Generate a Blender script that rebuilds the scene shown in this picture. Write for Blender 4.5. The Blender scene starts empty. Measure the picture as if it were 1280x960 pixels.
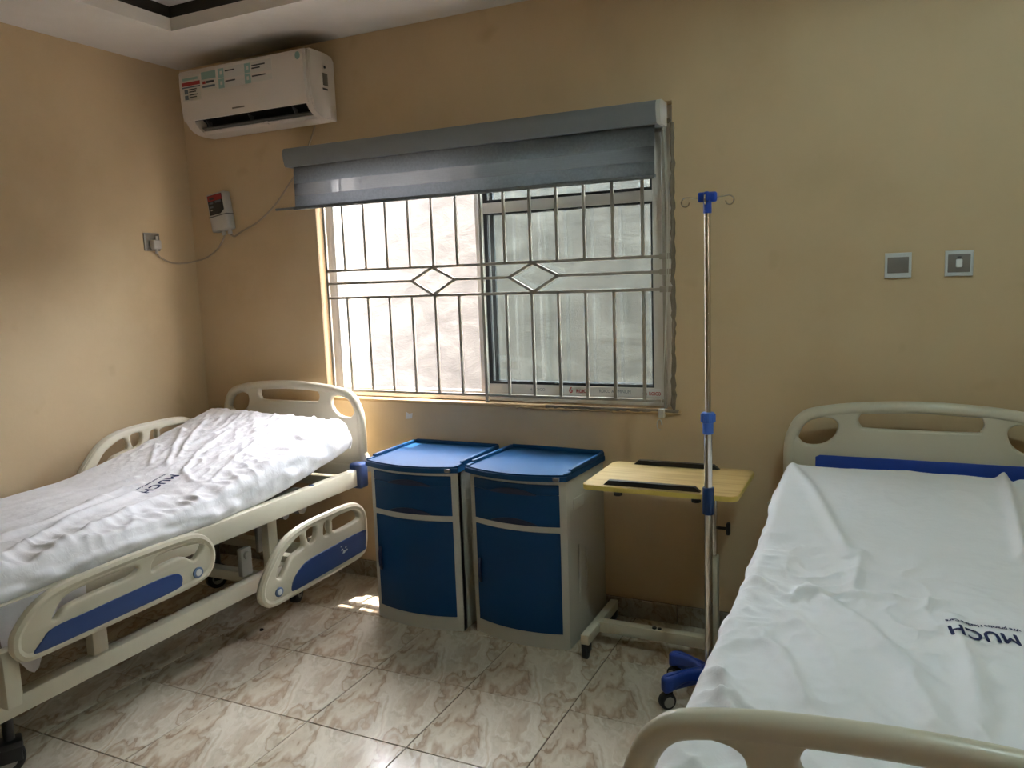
import bpy, bmesh, math, random
import numpy as np
from mathutils import Vector, Matrix, noise as mnoise
random.seed(7)
SC = bpy.context.scene
COL = SC.collection

# ------------------------------------------------------------------ camera
CAM_H = 1.4734
cam_d = bpy.data.cameras.new('camera')
cam = bpy.data.objects.new('camera', cam_d)
COL.objects.link(cam)
right = Vector((0.90269, 0.42879, -0.03588))
down = Vector((0.02480, -0.13510, -0.99052))
fwd = Vector((-0.42958, 0.89324, -0.13259))
m = Matrix((right, -down, -fwd)).transposed().to_4x4()
m.translation = Vector((0, 0, CAM_H))
cam.matrix_world = m
cam_d.sensor_width = 36.0
cam_d.sensor_fit = 'HORIZONTAL'
cam_d.lens = 990.64 / 1280.0 * 36.0
cam_d.clip_start = 0.02
SC.camera = cam

# ------------------------------------------------------------------ world, sun, exposure
SC.view_settings.view_transform = 'Standard'
SC.view_settings.look = 'None'
SC.view_settings.gamma = 1.0
SC.view_settings.use_curve_mapping = False
SC.view_settings.exposure = 0.0
w = bpy.data.worlds.new('sky'); SC.world = w
w.use_nodes = True
wn = w.node_tree.nodes; wl = w.node_tree.links
sky = wn.new('ShaderNodeTexSky'); sky.sky_type = 'NISHITA'
sky.sun_disc = False; sky.sun_elevation = math.radians(76); sky.sun_rotation = math.radians(166)
sky.dust_density = 3.0
hz = wn.new('ShaderNodeMix'); hz.data_type = 'RGBA'                 # dusty, hazy dry season sky
hz.inputs['Factor'].default_value = .95; hz.inputs['B'].default_value = (.212, .184, .146, 1)
wl.new(sky.outputs[0], hz.inputs['A']); wl.new(hz.outputs['Result'], wn['Background'].inputs[0])
wn['Background'].inputs[1].default_value = 122.0
SUN_DIR = Vector((-0.03, -0.235, -1.0))
sd = bpy.data.lights.new('sun', 'SUN'); sd.energy = 26.0; sd.angle = math.radians(0.6); sd.color = (1.0, 0.94, 0.84)
so = bpy.data.objects.new('sun', sd); COL.objects.link(so)
so.rotation_euler = SUN_DIR.to_track_quat('-Z', 'Y').to_euler(); so.location = (-2, 6, 9)
LAMP_POS = (0.36, 1.53, 2.655); LAMP_W = 22.0; LAMP_COL = (0.78, 1.06, 1.08)
try:
    SC.cycles.use_denoising = True
    SC.cycles.max_bounces = 12; SC.cycles.diffuse_bounces = 7; SC.cycles.transparent_max_bounces = 16
    SC.cycles.sample_clamp_indirect = 20.0
except Exception:
    pass

# ------------------------------------------------------------------ materials
def new_mat(name):
    mt = bpy.data.materials.new(name); mt.use_nodes = True
    return mt, mt.node_tree.nodes, mt.node_tree.links, mt.node_tree.nodes['Principled BSDF']

def pbr(name, col, rough=0.5, metal=0.0, var=0.0, vscale=6.0, bump=0.0, bscale=60.0, spec=0.5, coord='Object'):
    mt, n, l, b = new_mat(name)
    b.inputs['Base Color'].default_value = (*col, 1); b.inputs['Roughness'].default_value = rough
    b.inputs['Metallic'].default_value = metal; b.inputs['Specular IOR Level'].default_value = spec
    tc = n.new('ShaderNodeTexCoord')
    if var > 0:
        nz = n.new('ShaderNodeTexNoise'); nz.inputs['Scale'].default_value = vscale; nz.inputs['Detail'].default_value = 6
        l.new(tc.outputs[coord], nz.inputs['Vector'])
        mx = n.new('ShaderNodeMix'); mx.data_type = 'RGBA'
        mx.inputs['A'].default_value = (*[c * (1 - var) for c in col], 1)
        mx.inputs['B'].default_value = (*[min(1, c * (1 + var)) for c in col], 1)
        l.new(nz.outputs['Fac'], mx.inputs['Factor']); l.new(mx.outputs['Result'], b.inputs['Base Color'])
    if bump > 0:
        n2 = n.new('ShaderNodeTexNoise'); n2.inputs['Scale'].default_value = bscale; n2.inputs['Detail'].default_value = 4
        l.new(tc.outputs[coord], n2.inputs['Vector'])
        bp = n.new('ShaderNodeBump'); bp.inputs['Strength'].default_value = bump; bp.inputs['Distance'].default_value = 0.004
        l.new(n2.outputs['Fac'], bp.inputs['Height']); l.new(bp.outputs['Normal'], b.inputs['Normal'])
    return mt

def ramp(n, l, src, stops):
    r = n.new('ShaderNodeValToRGB'); e = r.color_ramp.elements
    while len(e) < len(stops): e.new(0.5)
    for el, (p, c) in zip(e, stops): el.position = p; el.color = (*c, 1) if len(c) == 3 else c
    l.new(src, r.inputs['Fac']); return r

def wall_material():
    mt, n, l, b = new_mat('tan wall paint')
    tc = n.new('ShaderNodeTexCoord')
    a = n.new('ShaderNodeTexNoise'); a.inputs['Scale'].default_value = 1.6; a.inputs['Detail'].default_value = 7; a.inputs['Roughness'].default_value = .6
    l.new(tc.outputs['Object'], a.inputs['Vector'])
    r = ramp(n, l, a.outputs['Fac'], [(.3, (.535, .392, .232)), (.5, (.59, .443, .270)), (.7, (.615, .468, .290))])
    # scuffs: small dark smudges
    s = n.new('ShaderNodeTexNoise'); s.inputs['Scale'].default_value = 5.5; s.inputs['Detail'].default_value = 2
    l.new(tc.outputs['Object'], s.inputs['Vector'])
    sr = ramp(n, l, s.outputs['Fac'], [(.68, (0, 0, 0)), (.80, (.35, .35, .35))])
    mx = n.new('ShaderNodeMix'); mx.data_type = 'RGBA'
    l.new(sr.outputs['Color'], mx.inputs['Factor']); l.new(r.outputs['Color'], mx.inputs['A'])
    mx.inputs['B'].default_value = (.36, .25, .13, 1)
    l.new(mx.outputs['Result'], b.inputs['Base Color'])
    b.inputs['Roughness'].default_value = .62; b.inputs['Specular IOR Level'].default_value = .3
    f = n.new('ShaderNodeTexNoise'); f.inputs['Scale'].default_value = 22; f.inputs['Detail'].default_value = 8
    l.new(tc.outputs['Object'], f.inputs['Vector'])
    bp = n.new('ShaderNodeBump'); bp.inputs['Strength'].default_value = .16; bp.inputs['Distance'].default_value = .008
    l.new(f.outputs['Fac'], bp.inputs['Height']); l.new(bp.outputs['Normal'], b.inputs['Normal'])
    return mt

def marble_material(name, dark=1.0, scale=1.0, rough=.16):
    mt, n, l, b = new_mat(name)
    tc = n.new('ShaderNodeTexCoord'); d = dark
    rt = n.new('ShaderNodeMapping'); rt.inputs['Rotation'].default_value = (0, 0, math.radians(-22)); l.new(tc.outputs['Object'], rt.inputs['Vector'])
    mp = n.new('ShaderNodeMapping'); mp.inputs['Scale'].default_value = (5.6 * scale, 2.2 * scale, 5); mp.inputs['Location'].default_value = (3.1, 1.7, .4)
    l.new(rt.outputs['Vector'], mp.inputs['Vector'])
    wz = n.new('ShaderNodeTexNoise'); wz.inputs['Scale'].default_value = 1.0; wz.inputs['Detail'].default_value = 4; wz.inputs['Roughness'].default_value = .55
    l.new(mp.outputs['Vector'], wz.inputs['Vector'])
    sc = n.new('ShaderNodeVectorMath'); sc.operation = 'MULTIPLY_ADD'; sc.inputs[1].default_value = (2.2, 2.2, 2.2)
    l.new(wz.outputs['Color'], sc.inputs[0]); l.new(mp.outputs['Vector'], sc.inputs[2])
    nz = n.new('ShaderNodeTexNoise'); nz.inputs['Scale'].default_value = .85; nz.inputs['Detail'].default_value = 5; nz.inputs['Roughness'].default_value = .45; nz.inputs['Distortion'].default_value = .5
    l.new(sc.outputs[0], nz.inputs['Vector'])
    c = lambda *v: (v[0] * d * .88, v[1] * d * .85, v[2] * d * .79)
    # agate-like bands: soft cream to taupe with a few abrupt brown edges
    r = ramp(n, l, nz.outputs['Fac'], [(.24, c(.40, .31, .22)), (.355, c(.47, .375, .28)), (.372, c(.34, .255, .185)), (.392, c(.56, .49, .40)), (.45, c(.63, .57, .48)), (.495, c(.50, .41, .32)),
             (.508, c(.40, .315, .24)), (.524, c(.60, .535, .45)), (.60, c(.70, .655, .57)), (.66, c(.56, .475, .385)), (.80, c(.66, .60, .52))])
    f2 = n.new('ShaderNodeTexNoise'); f2.inputs['Scale'].default_value = 2.6; f2.inputs['Detail'].default_value = 6; f2.inputs['Distortion'].default_value = 1.2; l.new(sc.outputs[0], f2.inputs['Vector'])
    r2 = ramp(n, l, f2.outputs['Fac'], [(.32, (.74, .72, .69)), (.5, (.98, .98, .98)), (.7, (1.0, 1.0, 1.0))])
    mx = n.new('ShaderNodeMix'); mx.data_type = 'RGBA'; mx.blend_type = 'MULTIPLY'; mx.inputs['Factor'].default_value = .8
    l.new(r.outputs['Color'], mx.inputs['A']); l.new(r2.outputs['Color'], mx.inputs['B'])
    l.new(mx.outputs['Result'], b.inputs['Base Color'])
    b.inputs['Roughness'].default_value = rough
    return mt

def cloth_material():
    mt, n, l, b = new_mat('white cotton sheet')
    b.inputs['Base Color'].default_value = (.80, .79, .80, 1); b.inputs['Roughness'].default_value = .9
    b.inputs['Specular IOR Level'].default_value = .1
    tc = n.new('ShaderNodeTexCoord')
    f = n.new('ShaderNodeTexNoise'); f.inputs['Scale'].default_value = 38; f.inputs['Detail'].default_value = 6; f.inputs['Distortion'].default_value = .8
    l.new(tc.outputs['Object'], f.inputs['Vector'])
    bp = n.new('ShaderNodeBump'); bp.inputs['Strength'].default_value = .22; bp.inputs['Distance'].default_value = .006
    l.new(f.outputs['Fac'], bp.inputs['Height']); l.new(bp.outputs['Normal'], b.inputs['Normal'])
    return mt

def wood_material():
    mt, n, l, b = new_mat('pale wood laminate')
    tc = n.new('ShaderNodeTexCoord'); mp = n.new('ShaderNodeMapping'); mp.inputs['Scale'].default_value = (3, 40, 40)
    l.new(tc.outputs['Object'], mp.inputs['Vector'])
    nz = n.new('ShaderNodeTexNoise'); nz.inputs['Scale'].default_value = 1.4; nz.inputs['Detail'].default_value = 6; nz.inputs['Distortion'].default_value = .4
    l.new(mp.outputs['Vector'], nz.inputs['Vector'])
    r = ramp(n, l, nz.outputs['Fac'], [(.3, (.40, .25, .085)), (.5, (.50, .33, .125)), (.7, (.56, .39, .165))])
    l.new(r.outputs['Color'], b.inputs['Base Color']); b.inputs['Roughness'].default_value = .38
    return mt

def glass_material():
    mt = bpy.data.materials.new('grey tinted glass'); mt.use_nodes = True
    n = mt.node_tree.nodes; l = mt.node_tree.links; n.clear()
    o = n.new('ShaderNodeOutputMaterial'); t = n.new('ShaderNodeBsdfTransparent'); g = n.new('ShaderNodeBsdfGlossy')
    tc = n.new('ShaderNodeTexCoord'); mp = n.new('ShaderNodeMapping'); mp.inputs['Scale'].default_value = (26, 26, 1.2)
    l.new(tc.outputs['Object'], mp.inputs['Vector'])
    nz = n.new('ShaderNodeTexNoise'); nz.inputs['Scale'].default_value = 1.0; nz.inputs['Detail'].default_value = 5
    l.new(mp.outputs['Vector'], nz.inputs['Vector'])
    r = ramp(n, l, nz.outputs['Fac'], [(.35, (.80, .845, .84)), (.65, (.88, .915, .91))])
    l.new(r.outputs['Color'], t.inputs['Color'])
    g.inputs['Roughness'].default_value = .02; g.inputs['Color'].default_value = (.9, .95, 1, 1)
    mx = n.new('ShaderNodeMixShader'); mx.inputs[0].default_value = .06
    l.new(t.outputs[0], mx.inputs[1]); l.new(g.outputs[0], mx.inputs[2]); l.new(mx.outputs[0], o.inputs[0])
    return mt

def fabric_material(name, col, see=0.0, trans=0.15, lines=False):
    mt = bpy.data.materials.new(name); mt.use_nodes = True
    n = mt.node_tree.nodes; l = mt.node_tree.links; n.clear()
    o = n.new('ShaderNodeOutputMaterial'); d = n.new('ShaderNodeBsdfDiffuse'); t = n.new('ShaderNodeBsdfTranslucent'); p = n.new('ShaderNodeBsdfTransparent')
    d.inputs[0].default_value = (*col, 1); t.inputs[0].default_value = (*col, 1)
    tc = n.new('ShaderNodeTexCoord'); nz = n.new('ShaderNodeTexNoise'); nz.inputs['Scale'].default_value = 90; nz.inputs['Detail'].default_value = 3
    l.new(tc.outputs['Object'], nz.inputs['Vector'])
    r = ramp(n, l, nz.outputs['Fac'], [(.3, tuple(c * .85 for c in col)), (.7, tuple(c * 1.1 for c in col))]); l.new(r.outputs['Color'], d.inputs[0])
    m1 = n.new('ShaderNodeMixShader'); m1.inputs[0].default_value = trans; l.new(d.outputs[0], m1.inputs[1]); l.new(t.outputs[0], m1.inputs[2])
    m2 = n.new('ShaderNodeMixShader'); m2.inputs[0].default_value = see; l.new(m1.outputs[0], m2.inputs[1]); l.new(p.outputs[0], m2.inputs[2])
    if lines:
        wv = n.new('ShaderNodeTexWave'); wv.bands_direction = 'Z'; wv.inputs['Scale'].default_value = 38
        l.new(tc.outputs['Object'], wv.inputs['Vector'])
        mm = n.new('ShaderNodeMath'); mm.operation = 'MULTIPLY'; mm.inputs[1].default_value = see * 2
        l.new(wv.outputs['Fac'], mm.inputs[0]); l.new(mm.outputs[0], m2.inputs[0])
    l.new(m2.outputs[0], o.inputs[0]); return mt

def alley_material():
    mt, n, l, b = new_mat('rough cement render')
    tc = n.new('ShaderNodeTexCoord')
    mp = n.new('ShaderNodeMapping'); mp.inputs['Scale'].default_value = (1, 1, 2.2); l.new(tc.outputs['Object'], mp.inputs['Vector'])
    a = n.new('ShaderNodeTexNoise'); a.inputs['Scale'].default_value = 3.2; a.inputs['Detail'].default_value = 10; a.inputs['Roughness'].default_value = .68; a.inputs['Distortion'].default_value = .6
    l.new(mp.outputs['Vector'], a.inputs['Vector'])
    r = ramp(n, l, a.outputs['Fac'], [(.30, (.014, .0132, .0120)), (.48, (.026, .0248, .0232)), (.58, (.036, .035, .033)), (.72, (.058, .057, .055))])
    # bare whitewash at the far left, ragged edge
    sx = n.new('ShaderNodeSeparateXYZ'); l.new(tc.outputs['Object'], sx.inputs[0])
    e = n.new('ShaderNodeTexNoise'); e.inputs['Scale'].default_value = 2.5; e.inputs['Detail'].default_value = 5; l.new(tc.outputs['Object'], e.inputs['Vector'])
    ma = n.new('ShaderNodeMath'); ma.operation = 'MULTIPLY_ADD'; ma.inputs[1].default_value = .25; l.new(e.outputs['Fac'], ma.inputs[0]); l.new(sx.outputs[0], ma.inputs[2])
    lt = n.new('ShaderNodeMath'); lt.operation = 'LESS_THAN'; lt.inputs[1].default_value = -3.30; l.new(ma.outputs[0], lt.inputs[0])
    mx = n.new('ShaderNodeMix'); mx.data_type = 'RGBA'; l.new(lt.outputs[0], mx.inputs['Factor']); l.new(r.outputs['Color'], mx.inputs['A'])
    mx.inputs['B'].default_value = (.14, .137, .132, 1); l.new(mx.outputs['Result'], b.inputs['Base Color'])
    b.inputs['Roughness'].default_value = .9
    bp = n.new('ShaderNodeBump'); bp.inputs['Strength'].default_value = .5; bp.inputs['Distance'].default_value = .02
    l.new(a.outputs['Fac'], bp.inputs['Height']); l.new(bp.outputs['Normal'], b.inputs['Normal'])
    return mt

def ceiling_material():
    mt, n, l, b = new_mat('off white ceiling plaster')
    tc = n.new('ShaderNodeTexCoord')
    a = n.new('ShaderNodeTexNoise'); a.inputs['Scale'].default_value = 2.2; a.inputs['Detail'].default_value = 8; l.new(tc.outputs['Object'], a.inputs['Vector'])
    r = ramp(n, l, a.outputs['Fac'], [(.3, (.60, .56, .50)), (.6, (.70, .66, .61))])
    # shade and some soot painted into the ceiling around the air conditioner
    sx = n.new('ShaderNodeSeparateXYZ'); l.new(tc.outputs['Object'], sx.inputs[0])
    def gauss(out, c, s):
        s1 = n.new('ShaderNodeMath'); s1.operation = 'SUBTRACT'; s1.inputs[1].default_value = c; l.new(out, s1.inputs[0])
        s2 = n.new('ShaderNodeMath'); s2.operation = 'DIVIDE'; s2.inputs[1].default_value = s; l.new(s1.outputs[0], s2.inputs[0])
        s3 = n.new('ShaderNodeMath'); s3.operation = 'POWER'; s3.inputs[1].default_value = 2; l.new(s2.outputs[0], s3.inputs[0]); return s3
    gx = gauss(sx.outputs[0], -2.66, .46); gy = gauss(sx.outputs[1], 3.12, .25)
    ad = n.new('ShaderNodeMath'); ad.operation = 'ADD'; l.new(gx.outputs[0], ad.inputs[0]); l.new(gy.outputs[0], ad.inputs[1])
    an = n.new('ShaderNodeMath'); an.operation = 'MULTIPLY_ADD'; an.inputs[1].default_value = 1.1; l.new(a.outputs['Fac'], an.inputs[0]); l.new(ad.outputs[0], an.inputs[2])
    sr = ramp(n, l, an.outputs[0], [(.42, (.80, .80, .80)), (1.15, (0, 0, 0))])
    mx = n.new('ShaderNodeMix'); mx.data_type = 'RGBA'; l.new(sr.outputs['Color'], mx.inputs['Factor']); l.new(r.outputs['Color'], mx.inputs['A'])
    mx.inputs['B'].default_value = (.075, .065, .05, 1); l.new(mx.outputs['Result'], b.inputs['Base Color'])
    b.inputs['Roughness'].default_value = .8
    f = n.new('ShaderNodeTexNoise'); f.inputs['Scale'].default_value = 14; f.inputs['Detail'].default_value = 6; l.new(tc.outputs['Object'], f.inputs['Vector'])
    bp = n.new('ShaderNodeBump'); bp.inputs['Strength'].default_value = .18; bp.inputs['Distance'].default_value = .01
    l.new(f.outputs['Fac'], bp.inputs['Height']); l.new(bp.outputs['Normal'], b.inputs['Normal'])
    return mt

M = dict(
    wall=wall_material(), tile=marble_material('brown cream marble tile'), skirt=marble_material('brown marble skirting', .62, 1.4, .3),
    grout=pbr('dark tile grout', (.10, .075, .055), .9), ceil=ceiling_material(), dark_band=pbr('dark brown cove band', (.03, .027, .022), .6),
    sheet=cloth_material(), ink=pbr('navy printed ink', (.012, .018, .085), .8), wood=wood_material(), edge=pbr('yellow edge band', (.60, .46, .10), .4),
    cream=pbr('cream moulded plastic', (.58, .53, .405), .36, var=.05, vscale=3), steel=pbr('cream painted steel', (.58, .54, .42), .32, var=.06, vscale=9),
    blue=pbr('blue inlay plastic', (.036, .068, .20), .35), cabblue=pbr('deep blue cabinet plastic', (.002, .044, .135), .42, var=.08, vscale=4, spec=.25),
    cabtop=pbr('mid blue cabinet top', (.004, .052, .145), .50, var=.10, vscale=14, bump=.12, bscale=220, spec=.22),
    grip=pbr('dark finger pull', (.004, .012, .05), .4), cabbody=pbr('grey white cabinet plastic', (.52, .50, .43), .45, var=.04, vscale=4),
    badge=pbr('blue grey badge', (.13, .19, .32), .35), black=pbr('black plastic', (.012, .012, .013), .42), rubber=pbr('black rubber', (.010, .010, .010), .65),
    grey=pbr('grey metal', (.33, .32, .29), .45, .3), deck=pbr('dark bed deck', (.10, .085, .065), .7), chrome=pbr('polished stainless tube', (.66, .64, .60), .16, 1.0),
    royal=pbr('royal blue plastic', (.016, .060, .36), .36), navy=pbr('dark blue sleeve plastic', (.006, .035, .13), .4), lightblue=pbr('blue coupler plastic', (.05, .15, .55), .4),
    bars=pbr('greyish white painted bar', (.31, .275, .225), .5, var=.12, vscale=40), alu=pbr('white aluminium profile', (.60, .58, .55), .4, var=.05, vscale=8),
    gasket=pbr('black glazing gasket', (.02, .022, .024), .6), glass=glass_material(), film=pbr('protective film', (.62, .61, .60), .35),
    red=pbr('red print', (.35, .03, .03), .5), darkprint=pbr('dark print', (.05, .055, .06), .6), bluegrey=pbr('blue grey print', (.12, .15, .19), .6),
    fabric=fabric_material('grey blind fabric', (.19, .195, .20), 0, .12), sheer=fabric_material('sheer blind stripe', (.11, .11, .11), .05, .5, True),
    cassette=pbr('grey blind cassette', (.20, .215, .225), .5, var=.05, vscale=30), endcap=pbr('pale end cap', (.55, .54, .50), .45),
    ac=pbr('warm white appliance plastic', (.66, .60, .54), .38, var=.03, vscale=3), acdark=pbr('dark outlet', (.010, .010, .011), .6), acgrey=pbr('grey louvre', (.10, .095, .09), .5),
    teal=pbr('teal sticker', (.27, .43, .40), .45), sticker=pbr('pale sticker', (.60, .58, .53), .4), smoke=pbr('smoked screen', (.16, .14, .11), .3),
    cable=pbr('beige cable', (.36, .29, .21), .6), plug=pbr('grey white plug', (.50, .47, .43), .5), plate=pbr('grey socket plate', (.22, .21, .19), .4, .4),
    plateframe=pbr('silver switch frame', (.60, .62, .62), .35), platecore=pbr('taupe switch face', (.19, .165, .145), .4), rocker=pbr('white rocker', (.86, .87, .86), .3),
    alley=alley_material(), ground=pbr('pale concrete', (.52, .50, .46), .9, var=.1, vscale=2), mortar=pbr('rough mortar', (.20, .16, .115), .9, var=.3, vscale=40, bump=.8, bscale=60),
    sill=pbr('worn window ledge', (.50, .34, .17), .7, var=.25, vscale=12, bump=.3, bscale=40), tape=pbr('torn tape', (.60, .60, .60), .5), clear=pbr('milky clear plastic', (.55, .54, .48), .25),
    lampwhite=pbr('white lamp housing', (.75, .75, .73), .5), speck=pbr('dark speck', (.02, .015, .01), .7),
)

# ------------------------------------------------------------------ geometry helpers
def T(bm, loc=(0, 0, 0), rot=None):
    mm = Matrix.Translation(loc)
    if rot is not None: mm = mm @ rot
    bmesh.ops.transform(bm, matrix=mm, verts=bm.verts)

def merge(dst, src):
    me = bpy.data.meshes.new('tmp'); src.to_mesh(me); dst.from_mesh(me); bpy.data.meshes.remove(me); src.free()

def box(bm, lo, hi, bev=0.0, seg=2, rot=None, pivot=None):
    b = bmesh.new(); bmesh.ops.create_cube(b, size=1)
    s = [hi[i] - lo[i] for i in range(3)]; c = [(hi[i] + lo[i]) / 2 for i in range(3)]
    bmesh.ops.scale(b, vec=s, verts=b.verts)
    if bev > 0: bmesh.ops.bevel(b, geom=b.edges[:], offset=min(bev, min(s) * .49), segments=seg, profile=.5, affect='EDGES')
    bmesh.ops.translate(b, vec=c, verts=b.verts)
    if rot is not None:
        pv = Vector(pivot if pivot else c)
        bmesh.ops.transform(b, matrix=Matrix.Translation(pv) @ rot @ Matrix.Translation(-pv), verts=b.verts)
    merge(bm, b); return bm

def B(lo, hi, bev=0.0, seg=2, **k): return box(bmesh.new(), lo, hi, bev, seg, **k)

def cyl(bm, p0, p1, r, seg=16, r2=None, bev=0.0):
    p0 = Vector(p0); p1 = Vector(p1); d = p1 - p0
    b = bmesh.new(); bmesh.ops.create_cone(b, cap_ends=True, segments=seg, radius1=r, radius2=r if r2 is None else r2, depth=d.length)
    if bev > 0:
        ed = [e for e in b.edges if len(e.link_faces) == 2 and any(len(f.verts) > 4 for f in e.link_faces)]
        bmesh.ops.bevel(b, geom=ed, offset=bev, segments=2, profile=.5, affect='EDGES')
    q = d.to_track_quat('Z', 'Y').to_matrix().to_4x4()
    bmesh.ops.transform(b, matrix=Matrix.Translation((p0 + p1) / 2) @ q, verts=b.verts)
    merge(bm, b); return bm

def tube(bm, pts, r, seg=8, closed=False):
    pts = [Vector(p) for p in pts]; n = len(pts); rings = []
    up = Vector((0, 0, 1)); prev = None
    for i, p in enumerate(pts):
        if closed: t = (pts[(i + 1) % n] - pts[i - 1])
        else: t = pts[min(i + 1, n - 1)] - pts[max(i - 1, 0)]
        t.normalize()
        if prev is None:
            a = up if abs(t.dot(up)) < .9 else Vector((1, 0, 0)); u = (a - t * a.dot(t)).normalized()
        else: u = (prev - t * prev.dot(t)).normalized()
        prev = u; v = t.cross(u)
        rr = r[i] if isinstance(r, (list, tuple)) else r
        rings.append([bm.verts.new(p + (u * math.cos(2 * math.pi * k / seg) + v * math.sin(2 * math.pi * k / seg)) * rr) for k in range(seg)])
    m_ = n if closed else n - 1
    for i in range(m_):
        a = rings[i]; b = rings[(i + 1) % n]
        for k in range(seg): bm.faces.new((a[k], a[(k + 1) % seg], b[(k + 1) % seg], b[k]))
    if not closed:
        bm.faces.new(rings[0][::-1]); bm.faces.new(rings[-1])
    return bm

def spline(pts, n=8, closed=False):
    P = [Vector(p) for p in pts]; out = []; N = len(P)
    for i in range(N if closed else N - 1):
        if closed: a, b, c, d = P[i - 1], P[i], P[(i + 1) % N], P[(i + 2) % N]
        else: a, b, c, d = P[max(i - 1, 0)], P[i], P[i + 1], P[min(i + 2, N - 1)]
        for k in range(n):
            t = k / n
            out.append(.5 * ((2 * b) + (c - a) * t + (2 * a - 5 * b + 4 * c - d) * t * t + (3 * b - a - 3 * c + d) * t ** 3))
    if not closed: out.append(P[-1])
    return out

def plate(outline, holes=(), thick=.03, bev=.006, smooth_n=6, res=2):
    """2D outline with holes -> bmesh in XY, centred on Z; outlines get rounded by a closed spline"""
    cu = bpy.data.curves.new('c', 'CURVE'); cu.dimensions = '2D'; cu.fill_mode = 'BOTH'
    cu.extrude = max(thick / 2 - bev, .0002); cu.bevel_depth = bev; cu.bevel_resolution = res; cu.offset = -bev if bev else 0
    for poly in [outline, *holes]:
        pts = spline([(x, y, 0) for x, y in poly], smooth_n, True) if smooth_n else [Vector((x, y, 0)) for x, y in poly]
        sp = cu.splines.new('POLY'); sp.points.add(len(pts) - 1); sp.use_cyclic_u = True
        for q, p in zip(sp.points, pts): q.co = (p.x, p.y, 0, 1)
    o = bpy.data.objects.new('c', cu); COL.objects.link(o)
    dg = bpy.context.evaluated_depsgraph_get(); me = bpy.data.meshes.new_from_object(o.evaluated_get(dg))
    bm = bmesh.new(); bm.from_mesh(me)
    bpy.data.objects.remove(o); bpy.data.curves.remove(cu); bpy.data.meshes.remove(me)
    bmesh.ops.remove_doubles(bm, verts=bm.verts, dist=1e-5)
    return bm

XZ = Matrix(((1, 0, 0, 0), (0, 0, -1, 0), (0, 1, 0, 0), (0, 0, 0, 1)))        # plate (x,y) -> world (x, z), normal -y
YZ = Matrix(((0, 0, 1, 0), (1, 0, 0, 0), (0, 1, 0, 0), (0, 0, 0, 1)))         # plate (x,y) -> world (y, z), normal +x

def place(bm, mat4, loc=(0, 0, 0)):
    bmesh.ops.transform(bm, matrix=Matrix.Translation(loc) @ mat4, verts=bm.verts); return bm

def prism(profile, axis_lo, axis_hi, axis='x'):
    """closed profile extruded along x (profile = (y,z)) or y (profile=(x,z))"""
    bm = bmesh.new()
    f = (lambda a, p: (a, p[0], p[1])) if axis == 'x' else (lambda a, p: (p[0], a, p[1]))
    if axis == 'z': f = lambda a, p: (p[0], p[1], a)
    A = [bm.verts.new(f(axis_lo, p)) for p in profile]; Bv = [bm.verts.new(f(axis_hi, p)) for p in profile]
    n = len(profile)
    for i in range(n): bm.faces.new((A[i], A[(i + 1) % n], Bv[(i + 1) % n], Bv[i]))
    bm.faces.new(A[::-1]); bm.faces.new(Bv)
    bmesh.ops.recalc_face_normals(bm, faces=bm.faces); return bm

def mesh_obj(name, bm, mat, parent=None, smooth=True, angle=38):
    me = bpy.data.meshes.new(name); bmesh.ops.recalc_face_normals(bm, faces=bm.faces); bm.to_mesh(me); bm.free()
    if smooth:
        me.polygons.foreach_set('use_smooth', [True] * len(me.polygons)); me.set_sharp_from_angle(angle=math.radians(angle))
    me.materials.append(mat)
    o = bpy.data.objects.new(name, me); COL.objects.link(o)
    if parent: o.parent = parent
    return o

def thing(name, label, cat, loc=(0, 0, 0), rz=0, group=None):
    o = bpy.data.objects.new(name, None); COL.objects.link(o); o.location = loc; o.rotation_euler = (0, 0, rz)
    o.empty_display_size = .1; o['label'] = label; o['category'] = cat
    if group: o['group'] = group
    return o

def tag(o, label, cat, group=None):
    o['label'] = label; o['category'] = cat
    if group: o['group'] = group
    return o

def struct(o): o['kind'] = 'structure'; return o

def dup(o, parent=None):
    c = o.copy(); COL.objects.link(c); c.parent = parent
    for ch in list(o.children): dup(ch, c)
    return c

def text_bm(s, size, bold=0.0, extrude=0.0002, spacing=1.0, align='CENTER'):
    cu = bpy.data.curves.new('t', 'FONT'); cu.body = s; cu.size = size; cu.offset = bold; cu.extrude = extrude; cu.space_character = spacing
    cu.align_x = align; cu.align_y = 'CENTER'; cu.resolution_u = 3
    o = bpy.data.objects.new('t', cu); COL.objects.link(o)
    dg = bpy.context.evaluated_depsgraph_get(); me = bpy.data.meshes.new_from_object(o.evaluated_get(dg))
    bm = bmesh.new(); bm.from_mesh(me); bpy.data.objects.remove(o); bpy.data.curves.remove(cu); bpy.data.meshes.remove(me)
    return bm

def ring(cx, cy, rx, ry, n=24, a0=0): return [(cx + rx * math.cos(a0 + 2 * math.pi * i / n), cy + ry * math.sin(a0 + 2 * math.pi * i / n)) for i in range(n)]

# ------------------------------------------------------------------ room shell
XL, XR, YB, YF = -3.38, 1.75, 3.165, -1.6
ZC, ZU = 2.606, 2.715
WT = .13
WX0, WX1, WZ0, WZ1 = -2.555, -.79, .912, 2.135       # window opening

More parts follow.
